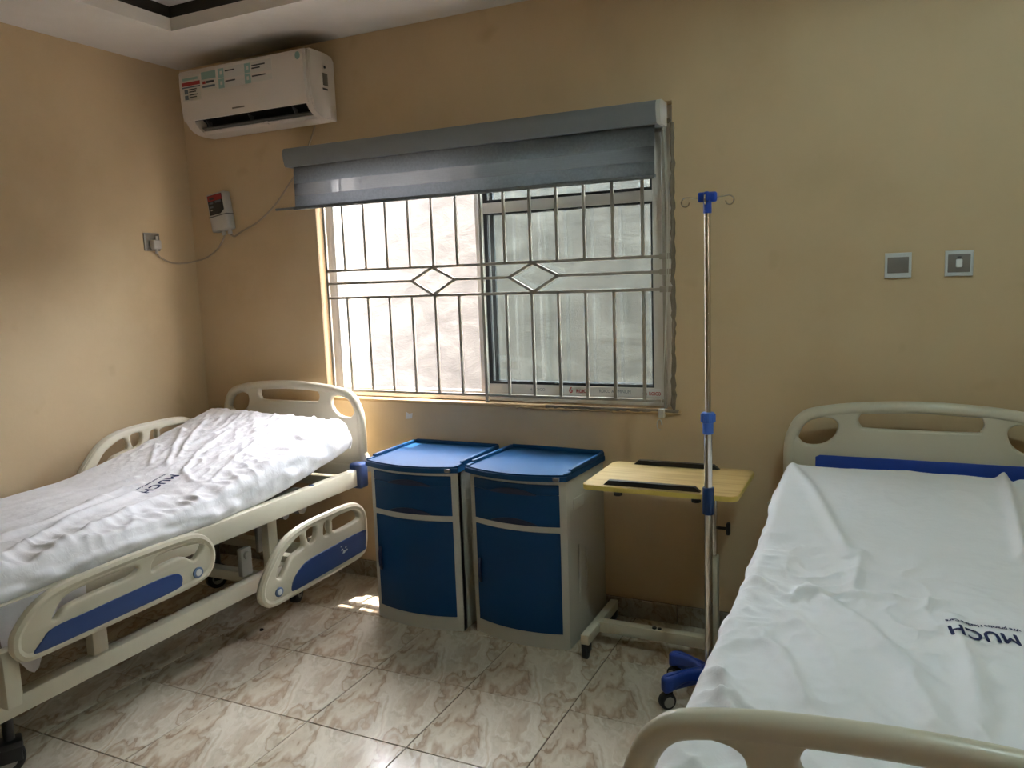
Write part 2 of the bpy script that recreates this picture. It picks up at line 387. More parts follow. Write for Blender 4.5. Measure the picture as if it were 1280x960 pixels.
floor = struct(mesh_obj('floor', B((XL - .1, YF - .1, -.12), (XR + .1, YB + .1, -.003)), M['grout'], smooth=False))
TS = .40; TX0, TY0 = -1.7636, 1.9589
def tile_mesh(wd, dp):
    bm = B((-wd / 2, -dp / 2, -.010), (wd / 2, dp / 2, 0), .0012, 1)
    o = mesh_obj('tile', bm, M['tile'], floor); return o
full = None
i0 = math.ceil((XL - TX0) / TS) - 1; j0 = math.ceil((YF - TY0) / TS) - 1
for i in range(i0, 20):
    for j in range(j0, 20):
        x0, x1 = TX0 + i * TS, TX0 + (i + 1) * TS; y0, y1 = TY0 + j * TS, TY0 + (j + 1) * TS
        cx0, cx1, cy0, cy1 = max(x0, XL), min(x1, XR), max(y0, YF), min(y1, YB)
        if cx1 - cx0 < .03 or cy1 - cy0 < .03: continue
        wd, dp = cx1 - cx0 - .0035, cy1 - cy0 - .0035
        isfull = abs(cx1 - cx0 - TS) < 1e-4 and abs(cy1 - cy0 - TS) < 1e-4
        if isfull and full is not None:
            o = full.copy(); COL.objects.link(o)
        else:
            o = tile_mesh(wd, dp)
            if isfull: full = o
        o.location = ((cx0 + cx1) / 2, (cy0 + cy1) / 2, random.uniform(-.0004, .0003))

bm = bmesh.new()
for lo, hi in (((XL - WT, YB, -.12), (WX0, YB + WT, 3.1)), ((WX1, YB, -.12), (XR + WT, YB + WT, 3.1)), ((WX0, YB, -.12), (WX1, YB + WT, WZ0)), ((WX0, YB, WZ1), (WX1, YB + WT, 3.1))):
    box(bm, lo, hi)
struct(mesh_obj('wall_back', bm, M['wall'], smooth=False))
struct(mesh_obj('wall_left', B((XL - WT, YF - WT, -.12), (XL, YB, 3.1)), M['wall'], smooth=False))
bm = bmesh.new(); QY0, QY1, QZ0, QZ1 = -.66, -.32, 1.56, 1.88          # added opening, out of frame on the right, lets in fill daylight
for lo, hi in (((XR, YF - WT, -.12), (XR + WT, QY0, 3.1)), ((XR, QY1, -.12), (XR + WT, YB, 3.1)), ((XR, QY0, -.12), (XR + WT, QY1, QZ0)), ((XR, QY0, QZ1), (XR + WT, QY1, 3.1))): box(bm, lo, hi)
struct(mesh_obj('wall_right', bm, M['wall'], smooth=False))
bm = bmesh.new()
for lo, hi in (((XR + .05, QY0, QZ0), (XR + .11, QY0 + .045, QZ1)), ((XR + .05, QY1 - .045, QZ0), (XR + .11, QY1, QZ1)), ((XR + .05, QY0 + .045, QZ0), (XR + .11, QY1 - .045, QZ0 + .03)), ((XR + .05, QY0 + .045, QZ1 - .04), (XR + .11, QY1 - .045, QZ1))): box(bm, lo, hi, .003)
struct(mesh_obj('added_fill_window', bm, M['alu']))
struct(mesh_obj('wall_front', B((XL, YF - WT, -.12), (XR, YF, 3.1)), M['wall'], smooth=False))
RX0, RX1, RY0, RY1 = -2.90, 1.27, -1.12, 2.69
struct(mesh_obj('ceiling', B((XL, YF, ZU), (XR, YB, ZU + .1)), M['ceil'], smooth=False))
bm = bmesh.new()
for lo, hi in (((XL, RY1, ZC), (XR, YB, ZC + .055)), ((XL, YF, ZC), (XR, RY0, ZC + .055)), ((XL, RY0, ZC), (RX0, RY1, ZC + .055)), ((RX1, RY0, ZC), (XR, RY1, ZC + .055))):
    box(bm, lo, hi)
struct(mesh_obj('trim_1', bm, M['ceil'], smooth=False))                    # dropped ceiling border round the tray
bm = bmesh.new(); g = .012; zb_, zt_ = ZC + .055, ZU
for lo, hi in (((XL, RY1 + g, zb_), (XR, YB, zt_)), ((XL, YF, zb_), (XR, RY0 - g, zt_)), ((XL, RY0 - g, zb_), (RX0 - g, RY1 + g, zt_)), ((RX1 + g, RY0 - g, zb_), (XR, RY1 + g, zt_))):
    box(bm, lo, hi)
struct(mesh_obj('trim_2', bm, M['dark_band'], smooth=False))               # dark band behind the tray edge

def skirting(name, p0, p1, nrm, off):
    """row of skirting tiles from p0 to p1 along a wall, face normal nrm"""
    root = struct(mesh_obj(name, B((min(p0[0], p1[0]) - (0 if nrm[0] else 0), min(p0[1], p1[1]), 0), (max(p0[0], p1[0]) + abs(nrm[0]) * .006, max(p0[1], p1[1]) + abs(nrm[1]) * .006, .080)) if True else None, M['grout'], smooth=False))
    d = Vector((p1[0] - p0[0], p1[1] - p0[1])); L = d.length; d.normalize(); s = off
    cuts = [0.0]
    while s < L: 
        if s > .02: cuts.append(s)
        s += TS
    cuts.append(L); proto = None
    for a, b in zip(cuts, cuts[1:]):
        if b - a < .03: continue
        ln = b - a - .003
        if proto and abs(ln - (TS - .003)) < 1e-4: o = proto.copy(); COL.objects.link(o)
        else:
            if nrm[1]: bmx = B((-ln / 2, -.005, 0), (ln / 2, .005, .083), .002, 1)
            else: bmx = B((-.005, -ln / 2, 0), (.005, ln / 2, .083), .002, 1)
            o = mesh_obj('skirting_tile', bmx, M['skirt'], root)
            if abs(ln - (TS - .003)) < 1e-4: proto = o
        c = (Vector(p0[:2]) + d * (a + b) / 2); o.location = (c.x + nrm[0] * .008, c.y + nrm[1] * .008, 0)
    return root
skirting('baseboard_back', (XL, YB - .006), (XR, YB - .006), (0, -1), .2)
skirting('baseboard_left', (XL, YF), (XL, YB - .02), (1, 0), .15)
skirting('baseboard_right', (XR - .006, YF), (XR - .006, YB - .02), (-1, 0), .15)
skirting('baseboard_front', (XL + .02, YF), (XR - .02, YF), (0, 1), .15)

# ------------------------------------------------------------------ outside the window
struct(mesh_obj('ground', B((-40, -40, -.45), (40, 40, -.15)), M['ground'], smooth=False))
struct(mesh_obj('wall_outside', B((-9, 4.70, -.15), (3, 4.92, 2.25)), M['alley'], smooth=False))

struct(mesh_obj('added_sun_slab', B((-1.93, YB + WT, 2.22), (2.2, YB + WT + .30, 2.34)), M['ground'], smooth=False))   # unseen slab added outside to keep sun off the glazed half

# ------------------------------------------------------------------ window
FY0, FY1 = 3.215, 3.285
fx0, fx1, fz0, fz1 = -2.545, -.80, .918, 2.13
win = struct(mesh_obj('window_1', (lambda b: [box(b, (fx0, FY0, fz0), (fx0 + .045, FY1, fz1), .003), box(b, (fx1 - .045, FY0, fz0), (fx1, FY1, fz1), .003),
      box(b, (fx0 + .045, FY0, fz0), (fx1 - .045, FY1, fz0 + .028), .003), box(b, (fx0 + .045, FY0, fz1 - .04), (fx1 - .045, FY1, fz1), .003),
      box(b, (fx0 + .045, FY0 + .026, fz0 + .028), (fx1 - .045, FY0 + .030, fz0 + .045)), box(b, (fx0 + .045, FY0 + .006, fz0 + .028), (fx1 - .045, FY0 + .009, fz0 + .040)),
      box(b, (fx0 + .045, FY0 + .02, fz0 + .028), (fx0 + .052, FY0 + .05, fz1 - .04)), box(b, (fx0 + .045, FY0 + .0, fz0 + .028), (fx0 + .058, FY0 + .006, fz1 - .04))] and b)(bmesh.new()), M['alu']))
def sash(x0, x1, y, film):
    z0, z1 = fz0 + .032, fz1 - .042; ym = .011
    s = mesh_obj('sash', (lambda b: [box(b, (x0, y - ym, z0), (x0 + .042, y + ym, z1), .002), box(b, (x1 - .042, y - ym, z0), (x1, y + ym, z1), .002),
        box(b, (x0 + .042, y - ym, z0), (x1 - .042, y + ym, z0 + .045), .002), box(b, (x0 + .042, y - ym, z1 - .04), (x1 - .042, y + ym, z1), .002),
        box(b, (x0 + .042, y - ym, 1.762), (x1 - .042, y + ym, 1.808), .002)] and b)(bmesh.new()), M['alu'], win)
    for a, b_ in ((z0 + .045, 1.762), (1.808, z1 - .04)):
        gx0, gx1 = x0 + .042, x1 - .042
        mesh_obj('glass_pane', B((gx0, y - .002, a), (gx1, y + .002, b_)), M['glass'], s, smooth=False)
        gk = bmesh.new()
        box(gk, (gx0, y - .007, a), (gx0 + .018, y + .007, b_)); box(gk, (gx1 - .008, y - .007, a), (gx1, y + .007, b_))
        box(gk, (gx0 + .018, y - .007, a), (gx1 - .008, y + .007, a + .012)); box(gk, (gx0 + .018, y - .007, b_ - .007), (gx1 - .008, y + .007, b_))
        mesh_obj('gasket', gk, M['gasket'], s, smooth=False)
    return s
s1 = sash(-1.705, -.846, 3.230, True)
s2 = sash(-1.690, -.846, 3.262, False)
# printed protective film on the lower rail of the inner sash
fy = 3.230 - .0112
mesh_obj('film_strip', B((-1.60, fy - .0006, .957), (-.86, fy, .992)), M['film'], s1, smooth=False)
def wtext(s, size, x, z, y, mat, parent, name='printed_text', bold=.0, sx=1.0):
    b = text_bm(s, size, bold); bmesh.ops.scale(b, vec=(sx, 1, 1), verts=b.verts)
    return mesh_obj(name, place(b, XZ, (x, y, z)), mat, parent, smooth=False)
wtext('6', .036, -1.262, .975, fy - .001, M['red'], s1, bold=.001)
wtext('ROICO', .020, -1.205, .972, fy - .001, M['red'], s1, bold=.0006)
wtext('ROICO ALUMINIUM', .020, -1.06, .975, fy - .001, M['bluegrey'], s1, sx=.8)
wtext('6', .040, -.928, .973, fy - .001, M['red'], s1, bold=.001)
wtext('ROICO', .020, -.885, .970, fy - .001, M['red'], s1, bold=.0006, sx=.8)
wtext('6 ROICO', .018, -1.42, .974, fy - .001, M['bluegrey'], s1)

# rough plaster reveal edge (right) and ledge (bottom)
random.seed(3)
def ragged(p_a, p_b, r, n=60):
    pts = []
    for i in range(n + 1):
        t = i / n; p = Vector(p_a).lerp(Vector(p_b), t)
        p += Vector((random.uniform(-.003, .003), random.uniform(-.002, .002), random.uniform(-.003, .003))); pts.append(p)
    return tube(bmesh.new(), pts, [r * random.uniform(.65, 1.25) for _ in pts], 7)
bm = ragged((-.792, 3.164, .90), (-.788, 3.164, 2.05), .009); merge(bm, ragged((-.80, 3.164, 2.06), (-.84, 3.164, 2.06), .010, 8))
struct(mesh_obj('trim_3', bm, M['mortar']))
bm = B((WX0 - .0, 3.157, .898), (-.762, 3.213, .913), .003); merge(bm, ragged((-1.5, 3.158, .9), (-.764, 3.158, .902), .006, 50))
struct(mesh_obj('trim_4', bm, M['sill']))
bm = B((-1.36, 3.1535, .902), (-.770, 3.166, .9165), .002); struct(mesh_obj('trim_5', bm, M['mortar']))

# ------------------------------------------------------------------ window grille: every bar its own part
gr = thing('window_grille', 'painted steel burglar bar grille with two diamonds in front of the sliding window', 'grille', (-1.67, 3.178, .915))
GO = Vector(gr.location)
def bar(p0, p1, r=.0065, name='bar'):
    p0 = Vector(p0) - GO; p1 = Vector(p1) - GO; d = p1 - p0
    b = bmesh.new(); bmesh.ops.create_cube(b, size=1); bmesh.ops.scale(b, vec=(2 * r, 2 * r, d.length), verts=b.verts)
    bmesh.ops.bevel(b, geom=b.edges[:], offset=.0015, segments=1, affect='EDGES')
    q = Matrix.Rotation(math.atan2(d.x, d.z), 4, 'Y')
    bmesh.ops.transform(b, matrix=Matrix.Translation((p0 + p1) / 2) @ q, verts=b.verts)
    return mesh_obj(name, b, M['bars'], gr)
GY = 3.178; gx0, gx1 = -2.516, -.835; gz = dict(top=2.03, up=1.538, mid=1.476, low=1.406, bot=.948)
for z in (gz['top'], gz['up'], gz['low'], gz['bot']): bar((gx0, GY, z), (gx1, GY, z))
bar((gx0, GY, gz['bot']), (gx0, GY, gz['top'])); bar((gx1 + .006, GY, gz['bot'] - .03), (gx1 + .006, GY, gz['top']))
vs = [-2.404, -2.280, -2.156, -2.031, -1.905, -1.779, -1.655, -1.540, -1.416, -1.292, -1.168, -1.043, -.917]
proto_u = proto_l = None
for k, x in enumerate(vs):
    if k == 6:
        bar((x, GY, .915), (x, GY, gz['top']), .0075); continue
    for key, a, b_ in (('u', gz['up'], gz['top']), ('l', gz['bot'], gz['low'])):
        pr_ = proto_u if key == 'u' else proto_l
        if pr_ is None:
            o = bar((vs[0], GY, a), (vs[0], GY, b_))
            if key == 'u': proto_u = o
            else: proto_l = o
        else:
            o = pr_.copy(); COL.objects.link(o)
        o.location.x = x - vs[0] if pr_ is not None else 0
dz = (gz['up'] + gz['low']) / 2
for (x0, x1) in ((-2.030, -1.797), (-1.524, -1.291)):
    xm = (x0 + x1) / 2
    bar((x0, GY, gz['mid']), (xm, GY, gz['up'] - .004)); bar((xm, GY, gz['up'] - .004), (x1, GY, gz['mid'])); bar((x1, GY, gz['mid']), (xm, GY, gz['low'] + .004)); bar((xm, GY, gz['low'] + .004), (x0, GY, gz['mid']))
bar((gx0, GY, gz['mid']), (-2.030, GY, gz['mid'])); bar((-1.797, GY, gz['mid']), (-1.524, GY, gz['mid'])); bar((-1.291, GY, gz['mid']), (gx1, GY, gz['mid']))
for z in (gz['mid'], gz['up'], gz['low']):
    o = mesh_obj('bracket', B((.822, -.010, z - .012 - .915), (.875, .010, z + .012 - .915), .003), M['bars'], gr)

# ------------------------------------------------------------------ blind
bl = thing('roller_blind', 'grey zebra roller blind half lowered over the barred window', 'blind', (-1.73, 3.1, 2.0))
BO = Vector(bl.location)
def bpart(name, bm, mat, parent=None, **k):
    bmesh.ops.translate(bm, vec=-BO, verts=bm.verts); return mesh_obj(name, bm, mat, parent or bl, **k)
prof = [(3.151, 2.125), (3.075, 2.125)] + [(3.056, 2.120), (3.048, 2.108), (3.046, 2.09), (3.050, 2.065), (3.056, 2.045), (3.062, 2.036), (3.151, 2.036)]
bpart('cassette', prism(prof, -2.625, -.822), M['cassette'])
ec = bpart('end_cap', prism([(y - (.002 if y < 3.1 else 0), z) for y, z in prof], -.822, -.806), M['endcap'])
bpart('end_cap', prism([(y - (.002 if y < 3.1 else 0), z) for y, z in prof], -2.632, -2.625), M['cassette'])
def band(x0, x1, pts, th=.0012, nx=60):
    """curtain band following (y,z) profile pts"""
    b = bmesh.new(); rows = []
    for (y, z) in pts:
        rows.append([b.verts.new((x0 + (x1 - x0) * i / nx, y + .0015 * math.sin(i * .7 + z * 30), z)) for i in range(nx + 1)])
    for r0, r1 in zip(rows, rows[1:]):
        for i in range(nx): b.faces.new((r0[i], r0[i + 1], r1[i + 1], r1[i]))
    bmesh.ops.solidify(b, geom=b.faces[:], thickness=th); return b
bx0, bx1 = -2.600, -.836
bpart('fabric_band', band(bx0, bx1, [(3.085, 2.04), (3.078, 2.01), (3.075, 1.957)]), M['fabric'])
bpart('sheer_band', band(bx0, bx1, [(3.075, 1.957), (3.075, 1.93), (3.075, 1.900)]), M['sheer'])
bpart('fabric_band', band(bx0, bx1, [(3.075, 1.900), (3.075, 1.845)]), M['fabric'])
bpart('bottom_rail', B((bx0 - .012, 3.069, 1.834), (bx1 - .002, 3.083, 1.850), .005, 3), M['fabric'])
for x in (-2.3, -1.7, -1.05): bpart('mount_bracket', B((x - .02, 3.150, 2.07), (x + .02, 3.166, 2.12), .002), M['grey'])
bpart('hem_bar', tube(bmesh.new(), [(-2.765, 3.125, 1.850), (bx1 - .01, 3.125, 1.850)], .006, 8), M['cassette'])
ch = bmesh.new()
for i in range(2): tube(ch, spline([(-.812, 3.12 + i * .02, 2.05), (-.806 + .004 * i, 3.135 + i * .012, 1.6), (-.818, 3.13 + i * .012, 1.2), (-.838, 3.14, .93)], 8), .0016, 5)
bpart('pull_chain', ch, M['clear'])
hk = thing('chain_clip', 'milky clear plastic chain clip on the wall under the window corner', 'clip', (-.838, 3.15, .90))
bm = bmesh.new(); box(bm, (-.012, -.018, -.018), (.012, .012, .022), .005); tube(bm, [(-.008 + .02 * math.cos(a) * .5, -.01, -.045 + .022 * math.sin(a)) for a in np.linspace(0, 5.2, 14)], .003, 6)
mesh_obj('clip_body', bm, M['clear'], hk)
tp = tag(mesh_obj('tape_scrap', plate([(0, 0), (.035, .004), (.04, .03), (.02, .026), (.004, .034)], thick=.0016, bev=.0003, smooth_n=0), M['tape']), 'torn scrap of white tape on the wall below the window', 'tape')
tp.data.transform(XZ); tp.location = (-2.095, 3.1640, .82)

# ------------------------------------------------------------------ air conditioner
ac = thing('air_conditioner', 'white split air conditioner with stickers high in the left corner', 'air conditioner', (-2.785, 3.165, 2.235))
AX0, AX1 = -3.172, -2.392
AO = Vector(ac.location)
def apart(name, bm, mat, parent=None, **k):
    bmesh.ops.translate(bm, vec=-AO, verts=bm.verts); return mesh_obj(name, bm, mat, parent or ac, **k)
fullp = [(3.165, 2.236), (3.165, 2.505), (3.150, 2.524), (3.10, 2.532), (2.995, 2.532), (2.985, 2.525), (2.982, 2.45), (2.984, 2.32), (2.990, 2.288), (3.005, 2.268), (3.03, 2.250), (3.06, 2.240), (3.10, 2.236)]
notch = [(3.165, 2.236), (3.165, 2.505), (3.150, 2.524), (3.10, 2.532), (2.995, 2.532), (2.985, 2.525), (2.982, 2.45), (2.984, 2.32), (2.988, 2.298), (3.045, 2.315), (3.075, 2.29), (3.062, 2.252), (3.062, 2.240), (3.10, 2.236)]
body = prism(fullp, AX0, AX0 + .055); merge(body, prism(fullp, AX1 - .030, AX1)); merge(body, prism(notch, AX0 + .055, AX1 - .030))
apart('body', body, M['ac'])
apart('side_cover', prism([(y, z) for y, z in [(3.160, 2.24), (3.160, 2.50), (3.147, 2.519), (3.10, 2.527), (2.998, 2.527), (2.99, 2.52), (2.988, 2.33), (3.0, 2.28), (3.03, 2.256), (3.06, 2.245)]], AX1, AX1 + .004), M['ac'])
fp = [(2.980, 2.529), (2.968, 2.525), (2.962, 2.515), (2.960, 2.45), (2.962, 2.37), (2.967, 2.315), (2.974, 2.292), (2.983, 2.292), (2.980, 2.40)]
apart('front_panel', prism(fp, AX0 + .004, AX1 - .012), M['ac'])
apart('outlet_back', prism([(3.044, 2.312), (3.073, 2.288), (3.061, 2.254), (3.058, 2.256), (3.066, 2.288), (3.040, 2.306)], AX0 + .056, AX1 - .031), M['acdark'])
apart('outlet_roof', prism([(2.992, 2.296), (3.043, 2.312), (3.043, 2.308), (2.992, 2.292)], AX0 + .056, AX1 - .031), M['acdark'])
for k in range(3):
    x = AX0 + .10 + k * .27
    apart('guide_vane', prism([(3.015, 2.297), (3.055, 2.290), (3.055, 2.262), (3.035, 2.27)], x, x + .004), M['acgrey'])
lv = apart('louvre', prism([(3.030, 2.262), (3.058, 2.246), (3.060, 2.252), (3.032, 2.268)], AX0 + .060, AX1 - .036), M['acgrey'])
apart('bottom_lip', prism([(3.040, 2.249), (3.060, 2.238), (3.066, 2.246), (3.046, 2.254)], AX0 + .056, AX1 - .031), M['ac'])
apart('lip_clip', B((-2.72, 3.036, 2.240), (-2.70, 3.052, 2.254), .002), M['ac'])
apart('side_screen', B((AX1 + .003, 3.075, 2.385), (AX1 + .0065, 3.108, 2.44), .001), M['smoke'])
apart('side_label', B((AX1 + .003, 3.070, 2.365), (AX1 + .0055, 3.105, 2.373)), M['darkprint'])
apart('side_button', cyl(bmesh.new(), (AX1 + .003, 3.092, 2.467), (AX1 + .0065, 3.092, 2.467), .006, 12), M['darkprint'])
apart('pipe_knockout', B((AX1 + .003, 3.12, 2.245), (AX1 + .0055, 3.155, 2.30), .002), M['ac'])
# stickers lie on the front panel (front face y ~2.960)
def stick(x, z, wd, ht, mat, name='sticker', lift=.0, parent=None):
    # panel face is close to the plane y = 2.960 (it bows 2 mm)
    y = 2.9596 if z > 2.40 else 2.9602
    y = 2.960 + (0.0011 * max(0, (2.45 - z)) / .08 if z < 2.45 else .0016 * (z - 2.45) / .065)
    return apart(name, B((x, y - .0012 - lift, z - ht), (x + wd, y + .001, z)), mat, parent, smooth=False)
a0 = AX0 + .018
st = stick(a0 + .004, 2.502, .118, .120, M['sticker'])
def mini(x, z, wd, ht, mat): 
    o = stick(x, z, wd, ht, mat, 'printed_mark', .0006); o.parent = st; return o
mini(a0 + .010, 2.490, .10, .012, M['teal']); mini(a0 + .004, 2.470, .118, .017, M['red']); mini(a0 + .004, 2.449, .118, .006, M['bluegrey'])
mini(a0 + .018, 2.436, .022, .020, M['bluegrey']); mini(a0 + .018, 2.409, .022, .020, M['bluegrey'])
for zz in (2.437, 2.426, 2.412, 2.401): mini(a0 + .048, zz, .04 + .02 * random.random(), .005, M['darkprint'])
st = stick(a0 + .132, 2.505, .096, .085, M['sticker']); mini(a0 + .134, 2.503, .092, .034, M['teal']); mini(a0 + .140, 2.461, .018, .013, M['red'])
mini(a0 + .162, 2.460, .05, .010, M['darkprint']); mini(a0 + .138, 2.440, .08, .009, M['bluegrey'])
st = stick(a0 + .240, 2.507, .330, .092, M['sticker'])
for r_, z_ in ((0, 2.505), (1, 2.458)):
    for c_ in (0, 1):
        xx = a0 + .242 + c_ * .165
        mini(xx, z_, .036, .043, M['teal']); mini(xx + .012, z_ - .012, .013, .016, M['sticker'])
        mini(xx + .044, z_ - .012, .060 + .02 * c_, .006, M['darkprint'])
        if (r_, c_) == (0, 1): mini(xx + .044, z_ - .024, .05, .006, M['darkprint'])
st = apart('energy_badge', place(plate(ring(-2.432, 2.497, .014, .017), thick=.002, bev=.0004, smooth_n=0), XZ, (0, 2.960, 0)), M['teal'])
mini(-2.430, 2.504, .009, .008, M['darkprint'])
st = ac; o = stick(-2.845, 2.322, .075, .007, M['smoke'], 'faint_logo'); o.location.y += .004

# ------------------------------------------------------------------ voltage protector, cables, socket, switches
vp = thing('voltage_protector', 'white voltage protector box hanging slightly crooked left of the window', 'voltage protector', (-3.145, 3.165, 1.865))
vp.rotation_euler = (0, math.radians(-7.5), 0)
mesh_obj('case', B((-.062, -.052, -.098), (.062, 0, .098), .010, 3), M['plug'], vp)
mesh_obj('case_seam', B((-.0625, -.0530, -.022), (.0628, -.005, -.017)), M['acgrey'], vp, smooth=False)
mesh_obj('label_panel', place(plate([(-.050, .088), (.050, .088), (.050, .005), (.022, -.012), (-.050, -.012)], thick=.002, bev=0.0003, smooth_n=0), XZ, (0, -.0525, 0)), M['black'], vp, smooth=False)
mesh_obj('label_stripe', B((-.048, -.0545, .058), (.048, -.053, .086)), M['red'], vp, smooth=False)
for (a, b_, c, d, mt) in ((-.036, .064, .030, .012, 'darkprint'), (-.04, .044, .025, .008, 'bluegrey'), (0, .046, .04, .010, 'bluegrey'), (-.04, .024, .022, .008, 'bluegrey'), (-.038, .010, .012, .006, 'plug')):
    mesh_obj('printed_mark', B((a, -.0553, b_), (a + c, -.0535, b_ + d)), M[mt], vp, smooth=False)
for x in (.0, .042): mesh_obj('cable_gland', cyl(bmesh.new(), (x, -.03, -.120), (x, -.03, -.095), .011, 14, bev=.003), M['plug'], vp)
c1 = tag(mesh_obj('cable', tube(bmesh.new(), spline([(-3.130, 3.135, 1.748), (-3.150, 3.145, 1.728), (-3.205, 3.155, 1.682), (-3.28, 3.156, 1.642), (-3.345, 3.140, 1.624), (-3.370, 3.08, 1.612), (-3.372, 3.0, 1.614), (-3.370, 2.93, 1.640), (-3.357, 2.893, 1.672)], 8), .0042, 8), M['cable']),
         'thin beige cable from the wall socket to the voltage protector', 'cable')
c2 = tag(mesh_obj('cable', tube(bmesh.new(), spline([(-3.088, 3.135, 1.748), (-3.070, 3.145, 1.738), (-3.03, 3.155, 1.760), (-2.91, 3.157, 1.806), (-2.79, 3.157, 1.884), (-2.705, 3.157, 1.966), (-2.64, 3.159, 2.03), (-2.60, 3.159, 2.075), (-2.568, 3.158, 2.134), (-2.53, 3.156, 2.20), (-2.512, 3.152, 2.230)], 8), .0045, 8), M['cable']),
         'beige cable running from the voltage protector behind the blind to the air conditioner', 'cable')
sk = thing('wall_socket', 'grey wall socket with a plug in it on the left wall', 'socket', (XL, 2.888, 1.718))
mesh_obj('socket_frame', B((0, -.047, -.045), (.010, .047, .045), .004), M['plate'], sk)
mesh_obj('socket_face', B((.008, -.039, -.038), (.0125, .039, .038), .002), M['smoke'], sk)
mesh_obj('rocker', B((.011, .016, .008), (.017, .030, .030), .002), M['plug'], sk)
pg = thing('plug', 'grey three pin plug pushed into the left wall socket', 'plug', (XL + .0125, 2.888, 1.705))
mesh_obj('plug_body', B((0, -.022, -.024), (.034, .026, .022), .008, 3), M['plug'], pg)
mesh_obj('cord_grip', cyl(bmesh.new(), (.018, .004, -.045), (.018, .004, -.02), .007, 10), M['plug'], pg)
def switch(name, label, x, rk):
    s = thing(name, label, 'switch', (x, YB, 1.4685))
    mesh_obj('frame', place(plate([(-.043, -.044), (.043, -.044), (.043, .044), (-.043, .044)], thick=.012, bev=.004, smooth_n=0), XZ, (0, -.006, 0)), M['plateframe'], s)
    mesh_obj('face', B((-.034, -.0145, -.027 if not rk else -.031), (.034, -.010, .029 if not rk else .031), .0015), M['platecore'], s)
    if rk:
        mesh_obj('rocker', B((-.010, -.020, -.014), (.010, -.012, .014), .003), M['rocker'], s)
        mesh_obj('indicator', B((-.006, -.0155, .019), (.006, -.013, .023)), M['black'], s)
    return s
switch('blank_plate', 'silver framed blank wall plate left of the rocker switch', .018, False)
switch('wall_switch', 'silver framed wall switch with one white rocker', .207, True)

# ------------------------------------------------------------------ ceiling lamp (above the frame) in a shallow square box
lp = thing('ceiling_lamp', 'square white surface box lamp on the tray ceiling', 'lamp', (LAMP_POS[0], LAMP_POS[1], ZU))
bm = bmesh.new(); hw = .22; hd = .40; zb = ZC - ZU
box(bm, (-hw, -hd, -.006), (hw, hd, 0))
for lo, hi in (((-hw, -hd, zb), (-hw + .006, hd, -.006)), ((hw - .006, -hd, zb), (hw, hd, -.006)), ((-hw + .006, -hd, zb), (hw - .006, -hd + .006, -.006)), ((-hw + .006, hd - .006, zb), (hw - .006, hd, -.006))): box(bm, lo, hi)
mesh_obj('housing', bm, M['lampwhite'], lp, smooth=False)
mesh_obj('lamp_holder', cyl(bmesh.new(), (0, 0, -.012), (0, 0, -.006), .030, 16), M['lampwhite'], lp)
ld = bpy.data.lights.new('lamp_light', 'POINT'); ld.energy = LAMP_W; ld.color = LAMP_COL; ld.shadow_soft_size = .05
lo_ = bpy.data.objects.new('lamp_light', ld); COL.objects.link(lo_); lo_.location = (0, 0, LAMP_POS[2] - ZU); lo_.parent = lp

# ------------------------------------------------------------------ hospital beds (local: origin on the floor under the headboard, +y to the wall)
def head_outline(dz=0, bottom=.56):
    o = [(-.440, bottom), (-.445, .66), (-.441, .80), (-.428, .88), (-.395, .935), (-.340, .962), (-.20, .983), (0, .993)]
    return [(x, z + dz if z > bottom + .01 else z + dz) for x, z in o] + [(-x, z + dz) for x, z in reversed(o[:-1])]
def head_holes(dz=0):
    side = [(-.398, .875), (-.385, .915), (-.345, .930), (-.285, .928), (-.262, .905), (-.275, .862), (-.315, .832), (-.365, .828), (-.392, .845)]
    mid = [(-.194, .925), (-.185, .948), (-.165, .956), (0, .963), (.165, .956), (.185, .948), (.194, .925), (.185, .905), (.165, .898), (0, .896), (-.165, .898), (-.185, .905)]
    return [[(x, z + dz) for x, z in p] for p in (side, [(-x, z) for x, z in side], mid)]
def endboard(name, root, y, dz, inlay_side, inlay=True):
    hb = mesh_obj(name, place(plate(head_outline(dz), head_holes(dz), .030, .009, 5, 3), XZ, (0, y, 0)), M['cream'], root)
    rim = [(x, y, z) for x, z in [(-.425, .60 + dz), (-.427, .80 + dz), (-.412, .875 + dz), (-.383, .922 + dz), (-.335, .946 + dz), (-.20, .967 + dz), (0, .977 + dz), (.20, .967 + dz), (.335, .946 + dz), (.383, .922 + dz), (.412, .875 + dz), (.427, .80 + dz), (.425, .60 + dz)]]
    mesh_obj('rim', tube(bmesh.new(), spline(rim, 6), .0215, 12), M['cream'], hb)
    for sy in (inlay_side if inlay else ()):
        mesh_obj('inlay_panel', place(plate([(-.335, .62 + dz), (.335, .62 + dz), (.335, .785 + dz), (.32, .793 + dz), (-.32, .793 + dz), (-.335, .785 + dz)], thick=.006, bev=.002, smooth_n=0), XZ, (0, y + sy * .0165, 0)), M['royal'], hb)
    mesh_obj('board_foot', B((-.425, y - .022, .50 + dz), (.425, y + .022, .60 + dz), .015, 3), M['cream'], hb)
    return hb

